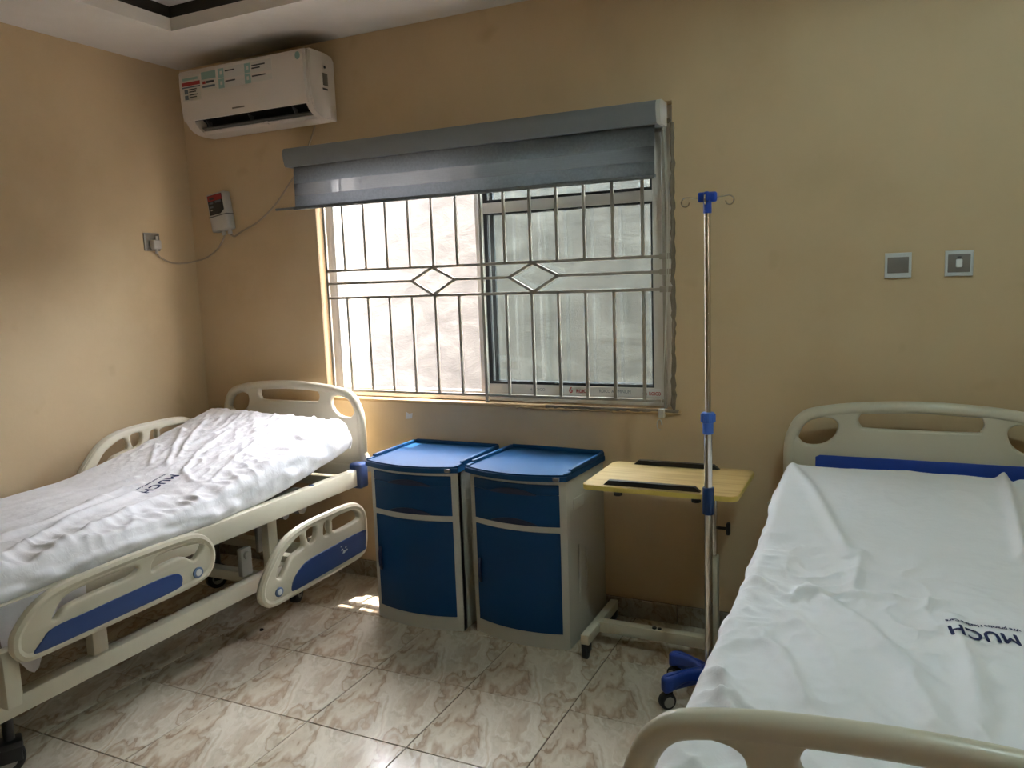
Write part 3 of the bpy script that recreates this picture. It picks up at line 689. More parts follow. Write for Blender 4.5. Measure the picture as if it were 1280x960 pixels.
RAIL_OUT = [(2.195, 0.292), (2.209, 0.336), (2.253, 0.391), (2.319, 0.454), (2.394, 0.488), (2.492, 0.502), (2.617, 0.504), (2.738, 0.503), (2.813, 0.492), (2.863, 0.463), (2.887, 0.418), (2.888, 0.359), (2.881, 0.285), (2.848, 0.243), (2.698, 0.233), (2.519, 0.232), (2.367, 0.230), (2.255, 0.231), (2.208, 0.254)]
RAIL_HOLES = [[(2.283, 0.345), (2.311, 0.385), (2.351, 0.426), (2.443, 0.462), (2.458, 0.410), (2.384, 0.391), (2.344, 0.355), (2.310, 0.325)],
              [(2.478, 0.466), (2.540, 0.470), (2.530, 0.418), (2.490, 0.412)],
              [(2.585, 0.415), (2.593, 0.466), (2.628, 0.466), (2.624, 0.412)],
              [(2.648, 0.465), (2.78, 0.468), (2.822, 0.450), (2.835, 0.430), (2.815, 0.413), (2.655, 0.411)]]
RAIL_PANEL = [(2.361, 0.262), (2.385, 0.307), (2.464, 0.345), (2.6, 0.352), (2.85, 0.356), (2.866, 0.332), (2.861, 0.283), (2.836, 0.262), (2.521, 0.253), (2.385, 0.251)]
FOOT_OUT = [(1.259, 0.507), (1.27, 0.549), (1.327, 0.604), (1.408, 0.632), (1.552, 0.639), (1.697, 0.640), (1.857, 0.636), (1.935, 0.622), (1.982, 0.583), (1.993, 0.533), (1.974, 0.487), (1.926, 0.466), (1.796, 0.459), (1.603, 0.459), (1.466, 0.459), (1.341, 0.460), (1.289, 0.464), (1.266, 0.482)]
FOOT_HOLES = [[(1.380, 0.550), (1.416, 0.592), (1.481, 0.606), (1.662, 0.606), (1.655, 0.578), (1.511, 0.574), (1.427, 0.566), (1.395, 0.545)],
              [(1.725, 0.565), (1.745, 0.605), (1.852, 0.606), (1.940, 0.588), (1.925, 0.560), (1.893, 0.545), (1.850, 0.572), (1.768, 0.572)]]
FOOT_PANEL = [(1.313, 0.474), (1.339, 0.5), (1.377, 0.524), (1.505, 0.528), (1.685, 0.532), (1.800, 0.530), (1.833, 0.512), (1.833, 0.488), (1.803, 0.473), (1.604, 0.470), (1.466, 0.470), (1.372, 0.470)]
def side_rail(root, out, holes, panel, badge, x, y_off, z_off, side=1, rimsel=None):
    sh = lambda P_: [(a + y_off, b + z_off) for a, b in P_]
    r = mesh_obj('side_rail', place(plate(sh(out), [sh(h) for h in holes], .030, .009, 4, 3), YZ, (x, 0, 0)), M['cream'], root)
    mesh_obj('rail_rim', tube(bmesh.new(), [(x + side * .004, p.x, p.y) for p in spline([(a, b, 0) for a, b in [((c[0] * .965 + .035 * (sum(q[0] for q in sh(out)) / len(out))), (c[1] * .93 + .07 * (sum(q[1] for q in sh(out)) / len(out)))) for c in sh(out)]], 4, True)], .0155, 8, True), M['cream'], r)
    mesh_obj('inlay_panel', place(plate(sh(panel), thick=.006, bev=.002, smooth_n=4), YZ, (x + side * .0175, 0, 0)), M['blue'], r)
    mesh_obj('badge', place(plate(ring(badge[0] + y_off, badge[1] + z_off, .022, .019), thick=.006, bev=.002, smooth_n=0), YZ, (x + side * .0175, 0, 0)), M['badge'], r)
    mesh_obj('badge_mark', place(plate(ring(badge[0] + y_off, badge[1] + z_off, .013, .012), thick=.004, bev=.001, smooth_n=0), YZ, (x + side * .020, 0, 0)), M['plateframe'], r)
    return r

def caster(root, x, y, rz=0.0):
    c = mesh_obj('caster', (lambda b: [cyl(b, (0, 0, .105), (0, 0, .215), .016, 12), box(b, (-.032, -.030, .085), (.032, .035, .110), .008), box(b, (-.030, -.035, .045), (-.024, .03, .09), .002), box(b, (.024, -.035, .045), (.030, .03, .09), .002)] and b)(bmesh.new()), M['black'], root)
    wv = bmesh.new(); cyl(wv, (-.020, -.012, .052), (.020, -.012, .052), .0515, 28, bev=.008)
    wl_ = mesh_obj('wheel', wv, M['rubber'], c)
    hb = bmesh.new(); cyl(hb, (-.0225, -.012, .052), (.0225, -.012, .052), .030, 20, bev=.003)
    h2 = mesh_obj('hub', hb, M['grey'], root); h2.parent = c
    c.location = (x, y, 0); c.rotation_euler = (0, 0, rz); return c

def bed(name, label, loc, near_side, raise_z):
    r = thing(name, label, 'hospital bed', loc, 0, 'hospital beds')
    hb = endboard('headboard', r, 0, .007 if loc[0] < -1 else 0, (-1,), loc[0] > -1)
    endboard('footboard', r, -2.0, -.108, (1,))
    f = bmesh.new()
    for s in (-1, 1): box(f, (s * .455 - .04 if s > 0 else -.455, -1.955, .522), (.455 if s > 0 else -.415, -.095, .602), .006)
    for y in (-1.94, -1.30, -.70, -.13): box(f, (-.415, y - .025, .53), (.415, y + .025, .575), .004)
    mesh_obj('upper_frame', f, M['steel'], r)
    mesh_obj('bed_deck', B((-.41, -1.95, .577), (.41, -.74, .598), .004), M['deck'], r)
    ang = math.atan2(raise_z, .62)
    mesh_obj('backrest_deck', B((-.41, -.74, .577), (.41, -.10, .595), .004, rot=Matrix.Rotation(ang, 4, 'X'), pivot=(0, -.74, .585)), M['deck'], r)
    lf = bmesh.new()
    for s in (-1, 1): box(lf, (s * .335 - .025, -1.90, .214), (s * .335 + .025, -.16, .274), .005)
    for y in (-1.80, -.62, -.26): box(lf, (-.31, y - .025, .219), (.31, y + .025, .265), .005)
    mesh_obj('lower_frame', lf, M['steel'], r)
    for s in (-1, 1):
        for y in (-1.40, -.56): mesh_obj('column', B((s * .325 - .02, y - .028, .268), (s * .325 + .02, y + .028, .53), .005), M['steel'], r)
    for s in (-1, 1):
        mesh_obj('corner_bumper', B((s * .435 - .035, -.088, .505), (s * .435 + .035, -.022, .628), .014, 3), M['blue'], r)
        for y in (-1.69, -.30): caster(r, s * .275 + (-.055 if s > 0 and y > -1 else 0), y, .35 * s if y > -1 else -.5)
    # crank gear and its brackets under the head end
    g_ = bmesh.new()
    box(g_, (.16, -.44, .42), (.22, -.20, .525), .01); cyl(g_, (.22, -.30, .46), (.29, -.30, .46), .03, 16); cyl(g_, (.22, -.39, .45), (.27, -.39, .45), .022, 14); box(g_, (.18, -.50, .30), (.20, -.44, .52), .004); box(g_, (.23, -.20, .45), (.25, -.14, .53), .006)
    mesh_obj('crank_gear', g_, M['grey'], r)
    g2 = bmesh.new()
    tube(g2, [(.12, -.44, .45), (.12, -1.9, .44)], .014, 10); box(g2, (.29, -.72, .28), (.315, -.66, .40), .006); cyl(g2, (.285, -.69, .37), (.325, -.69, .37), .018, 14)
    mesh_obj('crank_shaft', g2, M['grey'], r)
    for s in (-1, 1): mesh_obj('frame_plug', cyl(bmesh.new(), (s * .435, -.40, .600), (s * .435, -.40, .6045), .012, 14), M['navy'], r)
    return r

LBX, LBY = -2.715, 3.07
RBX, RBY = .098, 3.05
lbed = bed('hospital_bed', 'cream hospital bed by the left wall with side rails hanging and its backrest raised', (LBX, LBY, 0), 1, .115)
side_rail(lbed, RAIL_OUT, RAIL_HOLES, RAIL_PANEL, (2.29, .278), .545, -LBY, 0)
side_rail(lbed, FOOT_OUT, FOOT_HOLES, FOOT_PANEL, (1.905, .498), .545, -LBY, 0)
side_rail(lbed, RAIL_OUT, RAIL_HOLES, RAIL_PANEL, (2.29, .278), -.452, -LBY, .348, -1)
hr = [c for c in lbed.children if c.name.startswith('side_rail')][0]
for (yy, zz, sz) in ((2.690, .318, .008), (2.702, .306, .012), (2.716, .322, .006), (2.722, .308, .007), (2.684, .334, .005)):
    mesh_obj('paint_chip', place(plate([(yy - LBY - sz, zz - sz * .5), (yy - LBY - sz * .2, zz + sz * .7), (yy - LBY + sz, zz + sz * .2), (yy - LBY + sz * .3, zz - sz * .6)], thick=.001, bev=.0002, smooth_n=0), YZ, (.545 + .0208, 0, 0)), M['plateframe'], hr)
# rail pivot arms
for y0, z0, y1, z1 in ((1.265, .33, 1.265, .50), (1.80, .50, 1.80, .56), (2.62, .36, 2.62, .55), (2.40, .36, 2.40, .55)):
    mesh_obj('rail_arm', B((.452, y0 - .02 - LBY, z0), (.535, y0 + .02 - LBY, z0 + .03), .005) if z0 > .35 else B((.49, y0 - .022 - LBY, z0), (.53, y0 + .022 - LBY, z1), .006), M['steel'], lbed)
mesh_obj('post', B((.335, 1.33 - LBY, .27), (.36, 1.39 - LBY, .40), .004), M['steel'], lbed)
rbed = bed('hospital_bed', 'cream hospital bed on the right, in front of the camera, headboard under the switches', (RBX, RBY, 0), -1, .09)

# ------------------------------------------------------------------ mattresses in white sheets
def fbm(p, oct_=4):
    return mnoise.fractal(Vector(p), 1.0, 2.0, oct_)
def ridge(p):
    return 1.0 - abs(mnoise.noise(Vector(p))) * 2
def seg_dist(px, py, a, b):
    ax, ay = a; bx, by = b; dx, dy = bx - ax, by - ay
    t = max(0, min(1, ((px - ax) * dx + (py - ay) * dy) / (dx * dx + dy * dy + 1e-12)))
    return math.hypot(px - ax - t * dx, py - ay - t * dy)
def fold_height(x, y, folds):
    h = 0
    for pts, amp, wd in folds:
        dmin = 9
        for a, b in zip(pts, pts[1:]):
            if min(a[0], b[0]) - .1 < x < max(a[0], b[0]) + .1 and min(a[1], b[1]) - .1 < y < max(a[1], b[1]) + .1:
                dmin = min(dmin, seg_dist(x, y, a, b))
        if dmin < wd * 3.2: h += amp * math.exp(-(dmin / wd) ** 2)
    return h

def smoothstep(a, b, t):
    t = max(0, min(1, (t - a) / (b - a))); return t * t * (3 - 2 * t)

L_FOLDS = [([(-2.377, 1.386), (-2.561, 1.75), (-2.638, 2.057)], .012, .022), ([(-2.203, 1.278), (-2.305, 1.487), (-2.47, 1.937), (-2.476, 2.049)], .013, .022), ([(-2.58, 1.512), (-2.599, 1.688), (-2.695, 1.978)], .010, .02),
           ([(-2.78, 2.35), (-2.93, 2.53), (-3.05, 2.68)], .007, .012), ([(-2.80, 2.43), (-2.92, 2.60), (-3.02, 2.80)], .006, .011), ([(-2.632, 2.295), (-2.74, 2.479), (-2.80, 2.713)], .007, .013), ([(-2.86, 2.33), (-3.02, 2.50)], .006, .01),
           ([(-2.717, 2.159), (-2.742, 2.086), (-2.703, 1.917)], .008, .014), ([(-2.503, 2.227), (-2.60, 2.285), (-2.66, 2.33)], .006, .012), ([(-2.422, 2.253), (-2.52, 2.505), (-2.554, 2.74)], .005, .012),
           ([(-2.85, 2.95), (-2.507, 2.587), (-2.309, 2.288)], .004, .02), ([(-2.95, 1.6), (-2.90, 2.0), (-2.80, 2.2)], .007, .018), ([(-2.70, 2.5), (-2.62, 2.75), (-2.62, 2.9)], .005, .012), ([(-2.86, 2.55), (-2.83, 2.75), (-2.88, 2.9)], .005, .012)]
R_FOLDS = [([(-.31, 2.93), (-.2, 2.615), (-.085, 2.25)], .007, .018), ([(.345, 2.99), (.338, 2.797), (.327, 2.347)], .013, .016), ([(.37, 2.99), (.36, 2.85)], -.006, .012), ([(-.168, 1.991), (-.046, 1.839), (.054, 1.64), (.088, 1.469)], .009, .024),
           ([(-.295, 1.944), (-.128, 1.721), (-.056, 1.53)], .006, .02), ([(-.292, 1.405), (-.178, 1.362), (-.05, 1.386)], .008, .018), ([(.141, 1.955), (.161, 1.718), (.16, 1.471)], .006, .02), ([(-.243, 1.719), (-.166, 1.554), (-.119, 1.443)], .007, .018),
           ([(-.06, 2.273), (-.069, 2.001), (-.184, 1.958)], .006, .016), ([(-.043, 2.01), (.129, 2.038)], .004, .014), ([(-.266, 1.385), (-.201, 1.249)], .009, .014), ([(-.31, 2.02), (-.20, 1.93), (-.17, 1.99)], .006, .014), ([(-.29, 1.50), (-.24, 1.40), (-.23, 1.28)], .007, .012)]

class Mattress:
    HW = .432; V0 = 1.09; V1 = 2.965
    def __init__(s, bx, by, left): s.bx, s.by, s.left = bx, by, left
    def base(s, u, yw):
        if s.left:
            z = .692 + .172 * smoothstep(2.12, 3.22, yw) / smoothstep(2.12, 3.22, 2.965) if yw > 2.12 else .692
            t = max(0, min(1, (yw - 2.05) / .9)); z = .694 + (.178 * (t ** 1.25))
            z += -.030 * t * (u + .43) / .86
        else:
            t = max(0, min(1, (yw - 2.10) / .75)); z = .682 + .090 * (t * t * (3 - 2 * t))
            z -= .010 * math.exp(-((u - .02) / .22) ** 2 - ((yw - 1.5) / .6) ** 2)
        return z
    def bottom(s, yw):
        if s.left:
            return .601 + .108 * max(0, min(1, (yw - 2.33) / .63)) ** 1.3
        return .600 + .075 * max(0, min(1, (yw - 2.2) / .75))
    def wrinkle(s, u, yw):
        xw = s.bx + u
        cr = lambda p, k=3: max(0.0, 1 - abs(mnoise.noise(Vector(p))) * 1.6) ** k
        if s.left:
            h = fold_height(xw, yw, L_FOLDS) * 1.25 + .007 * fbm((xw * 3.2, yw * 1.7, 1.3)) + .003 * fbm((xw * 11, yw * 7, 4.0))
            # pleats gathered along the room side edge
            k = smoothstep(.16, .42, u); mod = .35 + .9 * max(0, mnoise.noise(Vector((yw * 3.1, 2, 0))) + .35)
            h += k * mod * (.020 * cr((xw * 7 + yw * 3, yw * 13, .4), 2) - .008) + k * .011 * mnoise.noise(Vector((xw * 12, yw * 27, 3)))
            # fine creases over the raised part, running towards the wall
            a = smoothstep(2.15, 2.5, yw) * (1 - smoothstep(.25, .42, u)); h += a * (.0065 * cr((xw * 13 + yw * 6, yw * 6 - xw * 7, 2.2), 4) + .003 * cr((xw * 26 + yw * 8, yw * 12 - xw * 12, 7.2), 3))
            f_ = 1 - smoothstep(1.7, 2.1, yw); h += f_ * .006 * cr((xw * 8 - yw * 1.5, yw * 2.5, 6.1), 3)
        else:
            h = fold_height(xw, yw, R_FOLDS) * 1.8 + .006 * fbm((xw * 2.6, yw * 2.0, 7.3)) + .002 * fbm((xw * 9, yw * 8, 3.0))
            k = 1 - smoothstep(-.44, -.22, u); lo = 1 - smoothstep(2.25, 2.5, yw)
            h += k * lo * .014 * (cr((xw * 6 + yw * 2, yw * 9, 5.4), 2) - .4)
            m_ = (1 - smoothstep(-.05, .25, u)) * (1 - smoothstep(2.1, 2.4, yw)); h += m_ * (.0075 * cr((xw * 7 + yw * 4, yw * 5 - xw * 3, 1.1), 4) + .004 * cr((xw * 15 - yw * 5, yw * 12 + xw * 5, 8.1), 3))
            h += .003 * cr((xw * 5, yw * 2.2, 9.7), 5)
        return h
    def top(s, u, yw):
        r = .035; e = max(0, abs(u) - (s.HW - r)) / r
        return s.base(u, yw) - r * (1 - math.sqrt(max(0, 1 - min(1, e) ** 2))) + s.wrinkle(u, yw) * (1 - .6 * min(1, e))
    def build(s, root):
        NV, NU, NS = 300, 130, 14
        rows = []
        bm = bmesh.new()
        for j in range(NV + 1):
            yw = s.V0 + (s.V1 - s.V0) * j / NV
            ends = min(j, NV - j) * (s.V1 - s.V0) / NV; dr = .03
            endz = -dr * (1 - math.sqrt(max(0, 1 - (1 - min(1, ends / dr)) ** 2)))
            zb = s.bottom(yw); row = []
            def sidept(sg, t):    # t 0 at top edge .. 1 tucked under
                zt = s.top(sg * s.HW, yw) + endz
                nz = mnoise.noise(Vector((yw * 14, sg * 3.3, t * 2.2))); n2 = mnoise.noise(Vector((yw * 5, sg * 9.1, t)))
                out = .012 * math.sin(math.pi * min(1, t * 1.15)) + (.012 * nz + .014 * n2) * min(1, t * 3 + .3)
                if t > .85: out -= .05 * (t - .85) / .15
                low = zb - .004
                if (not s.left) and sg < 0:
                    low = zb - .02 - .10 * (1 - smoothstep(1.25, 1.9, yw))
                    out += .045 * t * (1 - smoothstep(1.2, 1.55, yw)) + .012 * math.sin(yw * 21) * t
                z = zt + (low - zt) * min(1, t / .9) + .004 * nz
                return (sg * (s.HW + out), z)
            for k in range(NS, 0, -1): 
                x, z = sidept(-1, k / NS); row.append((x, z))
            for i in range(NU + 1):
                u = -s.HW + 2 * s.HW * i / NU; row.append((u, s.top(u, yw) + endz))
            for k in range(1, NS + 1):
                x, z = sidept(1, k / NS); row.append((x, z))
            rows.append([bm.verts.new((x, yw - s.by, z)) for x, z in row])
        n = len(rows[0])
        for r0, r1 in zip(rows, rows[1:]):
            for i in range(n - 1): bm.faces.new((r0[i], r0[i + 1], r1[i + 1], r1[i]))
        # end faces drop to the underside, and underside closes
        for jj, r_ in ((0, rows[0]), (NV, rows[-1])):
            yw = s.V0 if jj == 0 else s.V1; low = s.bottom(yw) - .002
            prev = r_
            lowr = [bm.verts.new((v.co.x * .985, v.co.y + (.012 if jj == 0 else -.012) * (1 if v.co.z - low > .03 else 0), min(v.co.z, low))) for v in r_]
            for i in range(n - 1): bm.faces.new((r_[i], r_[i + 1], lowr[i + 1], lowr[i]))
        for r0, r1 in zip(rows, rows[1:]): bm.faces.new((r0[0], r1[0], r1[-1], r0[-1]))
        return mesh_obj('sheet', bm, M['sheet'], root, angle=80)
    def lettering(s, root, txt, size, cx, cy, ex, ey, name='lettering', bold=.0, spacing=1.0, stretch=1.0):
        """text laid on the sheet; ex, ey = world xy unit vectors of the text axes"""
        b = bmesh.new()
        for dx, dy in ((-bold, 0), (bold, 0), (0, -bold), (0, bold)):           # heavier strokes
            t_ = text_bm(txt, size, 0.0, 0.0, spacing); bmesh.ops.translate(t_, vec=(dx, dy, 0), verts=t_.verts); merge(b, t_)
        bmesh.ops.scale(b, vec=(stretch, 1, 1), verts=b.verts)
        bmesh.ops.triangulate(b, faces=b.faces[:])
        for _ in range(3):
            long_ = [e for e in b.edges if e.calc_length() > .008]
            if not long_: break
            bmesh.ops.subdivide_edges(b, edges=long_, cuts=1); bmesh.ops.triangulate(b, faces=b.faces[:])
        for v in b.verts:
            x = cx + v.co.x * ex[0] + v.co.y * ey[0]; y = cy + v.co.x * ex[1] + v.co.y * ey[1]
            v.co = (x - s.bx, y - s.by, s.top(x - s.bx, y) + .0016)
        return mesh_obj(name, b, M['ink'], root, smooth=False)

lm = thing('mattress', 'mattress in a wrinkled white sheet printed MUCH on the left bed, head end raised', 'mattress', (LBX, LBY, 0), 0, 'sheeted mattresses')
ML = Mattress(LBX, LBY, True); ls = ML.build(lm)
rm = thing('mattress', 'mattress in a white sheet printed MUCH on the right bed with tagline', 'mattress', (RBX, RBY, 0), 0, 'sheeted mattresses')
MR = Mattress(RBX, RBY, False); rs = MR.build(rm)
def nrm(a, b): l_ = math.hypot(a, b); return (a / l_, b / l_)
ex = nrm(.13, -1); ey = (-ex[1], ex[0])
ML.lettering(ls, 'MUCH', .060, -2.632, 2.178, ex, ey, bold=.0022, spacing=1.12)
ML.lettering(ls, 'We practise Healing Care', .0155, -2.684, 2.186, ex, ey, name='tagline', bold=.0010)
ex = nrm(-1, -.11); ey = (-ex[1], ex[0])
MR.lettering(rs, 'MUCH', .068, .195, 1.868, ex, ey, bold=.0020, spacing=1.08, stretch=.65)
MR.lettering(rs, 'We practise Healing Care', .0190, .197, 1.918, ex, ey, name='tagline', bold=.0007, stretch=.72)
# corner of the left sheet hanging below the rail
fl = bmesh.new(); rowsf = []
for j in range(13):
    t = j / 12; row = []
    for i in range(25):
        q = i / 24; yy = 1.28 + .28 * q; zl = .600 - t * (.20 + .035 * math.sin(q * 9) + .03 * math.cos(q * 21)) * (1 - .6 * abs(q - .45))
        row.append(fl.verts.new((.458 + .012 * math.sin(q * 16 + t * 2) * t + .01 * t, yy - LBY, zl)))
    rowsf.append(row)
for a, b_ in zip(rowsf, rowsf[1:]):
    for i in range(24): fl.faces.new((a[i], a[i + 1], b_[i + 1], b_[i]))
bmesh.ops.solidify(fl, geom=fl.faces[:], thickness=.002)
mesh_obj('sheet_corner', fl, M['sheet'], ls, angle=80)

# ------------------------------------------------------------------ bedside cabinets
def cabinet():
    """local: x -.22...22 , front at y=0 (bows out to -.045), back y=.385, top .73"""
    r = thing('bedside_cabinet', '', 'cabinet', (0, 0, 0), 0, 'blue bedside cabinets')
    W = .218; D = .375; H = .69; bow = .042
    def bowed(x0, x1, off=0.0, n=14):
        return [(x0 + (x1 - x0) * i / n, -bow * (1 - ((x0 + (x1 - x0) * i / n) / W) ** 2) + off) for i in range(n + 1)]
    shell = bmesh.new()
    # side panels, back, plinth, rails, top plate
    for s in (-1, 1): box(shell, (s * W - (.018 if s > 0 else 0), .0, 0), (s * W + (0 if s > 0 else .018), D, H), .004)
    box(shell, (-W + .018, D - .012, 0), (W - .018, D, H))
    def bowbar(x0, x1, z0, z1, depth=.03):
        f_ = bowed(x0, x1); pr_ = f_ + [(x1, depth), (x0, depth)]
        return prism(pr_, z0, z1, 'z')
    merge(shell, bowbar(-W, W, 0, .062)); merge(shell, bowbar(-W, W, .478, .502)); merge(shell, bowbar(-W, W, .672, .692))
    merge(shell, bowbar(-W, -W + .030, 0, H)); merge(shell, bowbar(W - .030, W, 0, H))
    box(shell, (-W + .018, .03, .02), (W - .018, D - .012, .04))
    mesh_obj('body', shell, M['cabbody'], r, angle=30)
    # embossed ribs on both side panels
    for s in (-1, 1):
        for y, z0, z1 in ((.10, .17, .40), (.17, .20, .37)):
            mesh_obj('side_rib', tube(bmesh.new(), spline([(s * (W - .001), y, z0), (s * (W + .0025), y, z0 + .02), (s * (W + .0025), y, z1 - .02), (s * (W - .001), y, z1)], 3), .005, 8), M['cabbody'], r)
        mesh_obj('side_latch', B((s * W - .002, .06, .555), (s * W + .003, .16, .60), .004), M['cabbody'], r)
    def front(name, z0, z1, mat=M['cabblue'], x0=-W + .026, x1=W - .026, off=-.0035):
        f_ = bowed(x0, x1, off); pr_ = f_ + [(x, y + .014) for x, y in reversed(f_)]
        return mesh_obj(name, prism(pr_, z0, z1, 'z'), mat, r, angle=30)
    def pull(parent, zc, wd=.105, ht=.020):
        """crescent finger pull: a dark recessed lip proud of the drawer"""
        n = 14; bmx = bmesh.new(); lo, hi, lo2, hi2 = [], [], [], []
        for i in range(n + 1):
            x = -wd + 2 * wd * i / n; y = -bow * (1 - (x / W) ** 2) - .0045; z = zc + ht * (1 - (x / wd) ** 2) + .001
            lo.append(bmx.verts.new((x, y, zc - .004))); hi.append(bmx.verts.new((x, y - .003, z)))
            lo2.append(bmx.verts.new((x, y + .006, zc - .004))); hi2.append(bmx.verts.new((x, y + .006, z)))
        for i in range(n):
            for A_, B_ in ((lo, hi), (hi, hi2), (hi2, lo2), (lo2, lo)): bmx.faces.new((A_[i], A_[i + 1], B_[i + 1], B_[i]))
        mesh_obj('finger_pull', bmx, M['grip'], parent)
    d1 = front('tray_drawer', .632, .671); pull(d1, .630)
    d2 = front('drawer', .503, .630); pull(d2, .508)
    dr = front('door', .063, .477)
    hb_ = bmesh.new(); xh = -W + .042; yh = -bow * (1 - (xh / W) ** 2)
    tube(hb_, spline([(xh, yh - .004, .23), (xh + .002, yh - .014, .25), (xh + .002, yh - .016, .28), (xh + .002, yh - .014, .31), (xh, yh - .004, .33)], 5), .0075, 8)
    mesh_obj('door_handle', hb_, M['grip'], dr)
    # moulded top tray with raised rim on sides and back
    WT_ = W + .012; n = 16
    fr = [(-WT_ + 2 * WT_ * i / n, -.052 * (1 - ((-WT_ + 2 * WT_ * i / n) / WT_) ** 2) - .020) for i in range(n + 1)]
    outl = fr + [(WT_, D - .01), (WT_ - .02, D + .005), (-WT_ + .02, D + .005), (-WT_, D - .01)]
    tp_ = prism(outl, .690, .716, 'z')
    bmesh.ops.bevel(tp_, geom=[e for e in tp_.edges if abs(e.verts[0].co.z - .716) < 1e-4 and abs(e.verts[1].co.z - .716) < 1e-4], offset=.006, segments=2, affect='EDGES')
    ct = mesh_obj('top', tp_, M['cabtop'], r, angle=30)
    rm_ = bmesh.new()
    for s in (-1, 1): box(rm_, (s * (WT_ - .009) - .008, .03, .708), (s * (WT_ - .009) + .008, D - .01, .730), .005)
    box(rm_, (-WT_ + .01, D - .013, .708), (WT_ - .01, D + .004, .731), .005)
    for s in (-1, 1): box(rm_, (s * (WT_ - .010) - .009, -.015, .706), (s * (WT_ - .010) + .009, .035, .722), .006)
    mesh_obj('rim', rm_, M['cabtop'], ct)
    for s in (1,): mesh_obj('corner_latch', B((s * (WT_ - .055), -.040, .694), (s * (WT_ - .025), -.024, .708), .002), M['plate'], ct)
    return r
cab1 = cabinet()
cab2 = dup(cab1)
cab1.location = (-1.815, 2.772, 0); cab1.rotation_euler = (0, 0, math.radians(-.8))
cab1['label'] = 'blue and white bedside cabinet nearer the left bed, sunlit top'
cab2.location = (-1.335, 2.786, 0); cab2.rotation_euler = (0, 0, math.radians(-3.5))
cab2['label'] = 'blue and white bedside cabinet beside the wooden overbed table'
for c in cab2.children_recursive: pass

# ------------------------------------------------------------------ overbed table
ot = thing('overbed_table', 'wood topped overbed table on white wheeled base right of the cabinets', 'table', (-.73, 2.83, 0))
TO = Vector(ot.location)
def opart(name, bm, mat, parent=None, **k):
    bmesh.ops.translate(bm, vec=-TO, verts=bm.verts); return mesh_obj(name, bm, mat, parent or ot, **k)
def rrect(x0, x1, y0, y1, r, n=6):
    out = []
    for cx, cy, a in ((x1 - r, y1 - r, 0), (x0 + r, y1 - r, 90), (x0 + r, y0 + r, 180), (x1 - r, y0 + r, 270)):
        for i in range(n + 1): t = math.radians(a + 90 * i / n); out.append((cx + r * math.cos(t), cy + r * math.sin(t)))
    return out
tx0, tx1, ty0, ty1 = -1.003, -.448, 2.632, 3.022
tt = opart('tabletop', prism(rrect(tx0 + .002, tx1 - .002, ty0 + .002, ty1 - .002, .028), .704, .7208, 'z'), M['wood'], angle=30)
opart('edge_band', prism(rrect(tx0, tx1, ty0, ty1, .03), .7030, .7195, 'z'), M['edge'], tt, angle=30)
for y, xa, xb in ((2.664, -.925, -.575), (2.996, -.91, -.575)):
    opart('stop_rail', prism([(xa, .7205), (xa + .018, .738), (xb - .022, .738), (xb, .7205)], y - .010, y + .010, 'y'), M['black'])
for x in (-.885, -.600):
    b = bmesh.new(); cyl(b, (x, 2.70, .677), (x, 2.70, .704), .006, 10); cyl(b, (x, 2.70, .672), (x, 2.70, .684), .017, 8, bev=.003); opart('under_knob', b, M['black'])
opart('under_frame', B((-.95, 2.80, .682), (-.53, 2.86, .703), .003), M['steel'])
opart('column', B((-.585, 2.812, .10), (-.548, 2.848, .44), .005), M['steel'])
opart('column_tube', B((-.580, 2.817, .44), (-.553, 2.843, .684), .003), M['chrome'])
b = bmesh.new(); cyl(b, (-.552, 2.83, .545), (-.512, 2.83, .545), .006, 10); box(b, (-.520, 2.818, .522), (-.506, 2.842, .568), .005); opart('height_knob', b, M['black'])
opart('cross_bar', B((-1.03, 2.845, .058), (-.44, 2.885, .104), .004), M['steel'])
for x in (-1.035, -.432):
    lg = opart('base_leg', B((x - .017, 2.715, .060), (x + .017, 3.085, .100), .004), M['steel'])
    for y in (2.735, 3.065):
        b = bmesh.new(); cyl(b, (x - .010, y - .006, .025), (x + .010, y - .006, .025), .0255, 18, bev=.005); box(b, (x - .017, y - .018, .026), (x + .017, y + .016, .061), .006); opart('caster', b, M['black'], lg)
opart('bar_screw', cyl(bmesh.new(), (-.80, 2.86, .104), (-.80, 2.86, .109), .009, 10), M['black'])
mesh_obj('bar_screw', cyl(bmesh.new(), (-.05, .03, .104), (-.05, .03, .108), .008, 10), M['black'], ot)

# ------------------------------------------------------------------ drip stand
IVX, IVY = -.537, 2.600
iv = thing('drip_stand', 'chrome drip stand with blue five leg base in front of the wooden table', 'drip stand', (IVX, IVY, 0))
mesh_obj('lower_pole', cyl(bmesh.new(), (0, 0, .10), (0, 0, .96), .0135, 20), M['chrome'], iv)
mesh_obj('upper_pole', cyl(bmesh.new(), (0, 0, .94), (0, 0, 1.665), .0100, 20), M['chrome'], iv)
b = bmesh.new(); cyl(b, (0, 0, .938), (0, 0, .985), .0175, 20, bev=.004); cyl(b, (0, 0, .975), (0, 0, 1.012), .022, 20, r2=.0225, bev=.007)
for k in range(10):
    a = 2 * math.pi * k / 10; tube(b, [(.022 * math.cos(a), .022 * math.sin(a), .980), (.022 * math.cos(a), .022 * math.sin(a), 1.006)], .003, 6)
mesh_obj('coupler', b, M['lightblue'], iv)
mesh_obj('clamp_sleeve', cyl(bmesh.new(), (0, 0, .664), (0, 0, .758), .0195, 20, bev=.004), M['navy'], iv)
b = bmesh.new(); cyl(b, (0, 0, 1.655), (0, 0, 1.695), .0135, 16, bev=.002)
for a in (.1, math.pi / 2 + .1): box(b, (-.030, -.010, 1.690), (.030, .010, 1.722), .007, 3, rot=Matrix.Rotation(a, 4, 'Z'), pivot=(0, 0, 1.7))
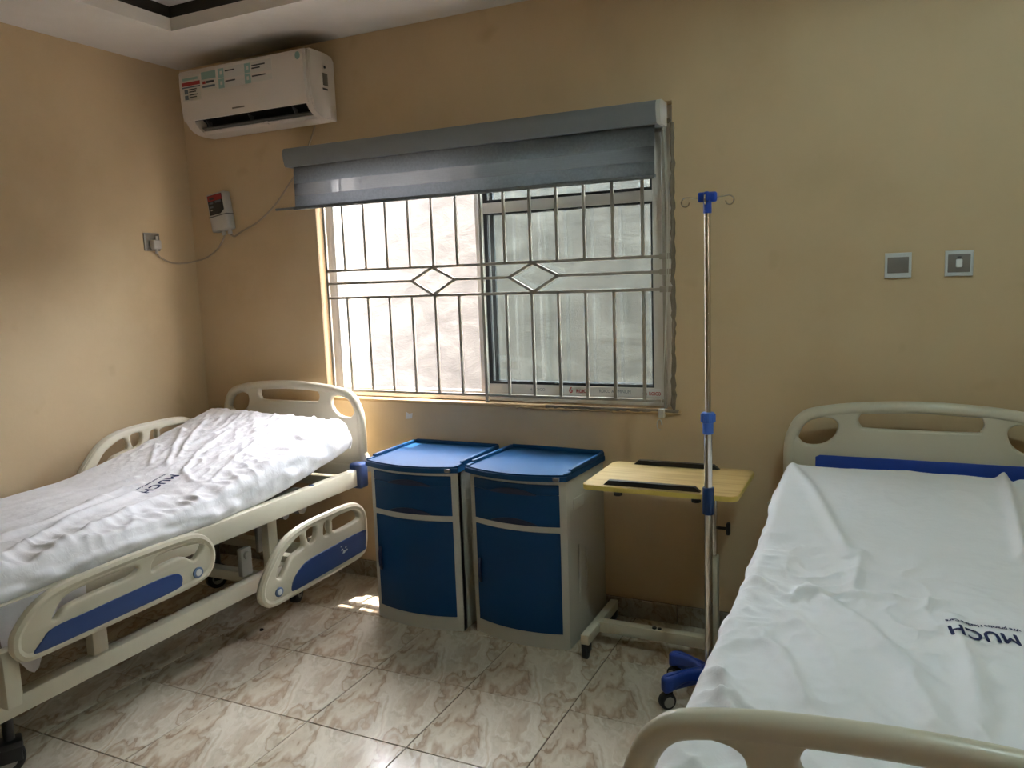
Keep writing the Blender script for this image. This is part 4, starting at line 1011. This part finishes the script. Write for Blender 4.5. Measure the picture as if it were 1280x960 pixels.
hub = mesh_obj('hook_hub', b, M['royal'], iv)
for k in range(4):
    a = .1 + k * math.pi / 2; c, s = math.cos(a), math.sin(a)
    P2 = [(.02, 1.703), (.05, 1.706), (.066, 1.708), (.076, 1.704), (.082, 1.694), (.078, 1.683), (.069, 1.679), (.060, 1.683), (.057, 1.692)]
    mesh_obj('hook', tube(bmesh.new(), [(p.x * c, p.x * s, p.y) for p in spline([(x, z, 0) for x, z in P2], 5)], .0021, 7), M['chrome'], hub)
bh = bmesh.new(); cyl(bh, (0, 0, .060), (0, 0, .125), .034, 20, r2=.026, bev=.008)
base = mesh_obj('base_hub', bh, M['royal'], iv)
for k in range(5):
    a = math.radians(222 + 72 * k); rot = Matrix.Rotation(a, 4, 'Z')
    # leg: wide at hub, waist, rounded tip; seen from above
    o2 = [(.0, -.026), (.045, -.019), (.085, -.015), (.120, -.019), (.150, -.026), (.172, -.018), (.178, 0), (.172, .018), (.150, .026), (.120, .019), (.085, .015), (.045, .019), (.0, .026)]
    lg_ = plate(o2, thick=.052, bev=.010, smooth_n=4)
    for v in lg_.verts:
        t = max(0, min(1, v.co.x / .17)); v.co.z += .092 - .006 * t + (.010 * math.sin(math.pi * t))
        if v.co.z < .085: v.co.z += .014 * (1 - t) * 0 + .012 * math.sin(math.pi * t)
    bmesh.ops.transform(lg_, matrix=rot, verts=lg_.verts)
    lg_o = mesh_obj('base_leg', lg_, M['royal'], iv)
    wb = bmesh.new(); cyl(wb, (.160, -.016, .029), (.160, .016, .029), .0290, 22, bev=.007); cyl(wb, (.152, 0, .045), (.152, 0, .080), .008, 10); box(wb, (.140, -.010, .030), (.172, .010, .064), .006)
    bmesh.ops.transform(wb, matrix=rot, verts=wb.verts); wo = mesh_obj('caster', wb, M['rubber'], iv); wo.parent = lg_o
    hbm = bmesh.new(); cyl(hbm, (.160, -.0185, .029), (.160, .0185, .029), .019, 18, bev=.002); bmesh.ops.transform(hbm, matrix=rot, verts=hbm.verts)
    ho = mesh_obj('wheel_cap', hbm, M['grey'], iv); ho.parent = lg_o

# ------------------------------------------------------------------ speck on the floor
sp = bmesh.new(); cyl(sp, (0, 0, 0), (0, 0, .008), .010, 12, r2=.007, bev=.002)
o = tag(mesh_obj('bottle_cap', sp, M['speck']), 'tiny dark speck lying on the floor tile beside the left bed', 'cap'); o.location = (-2.427, 2.457, 0.0003)
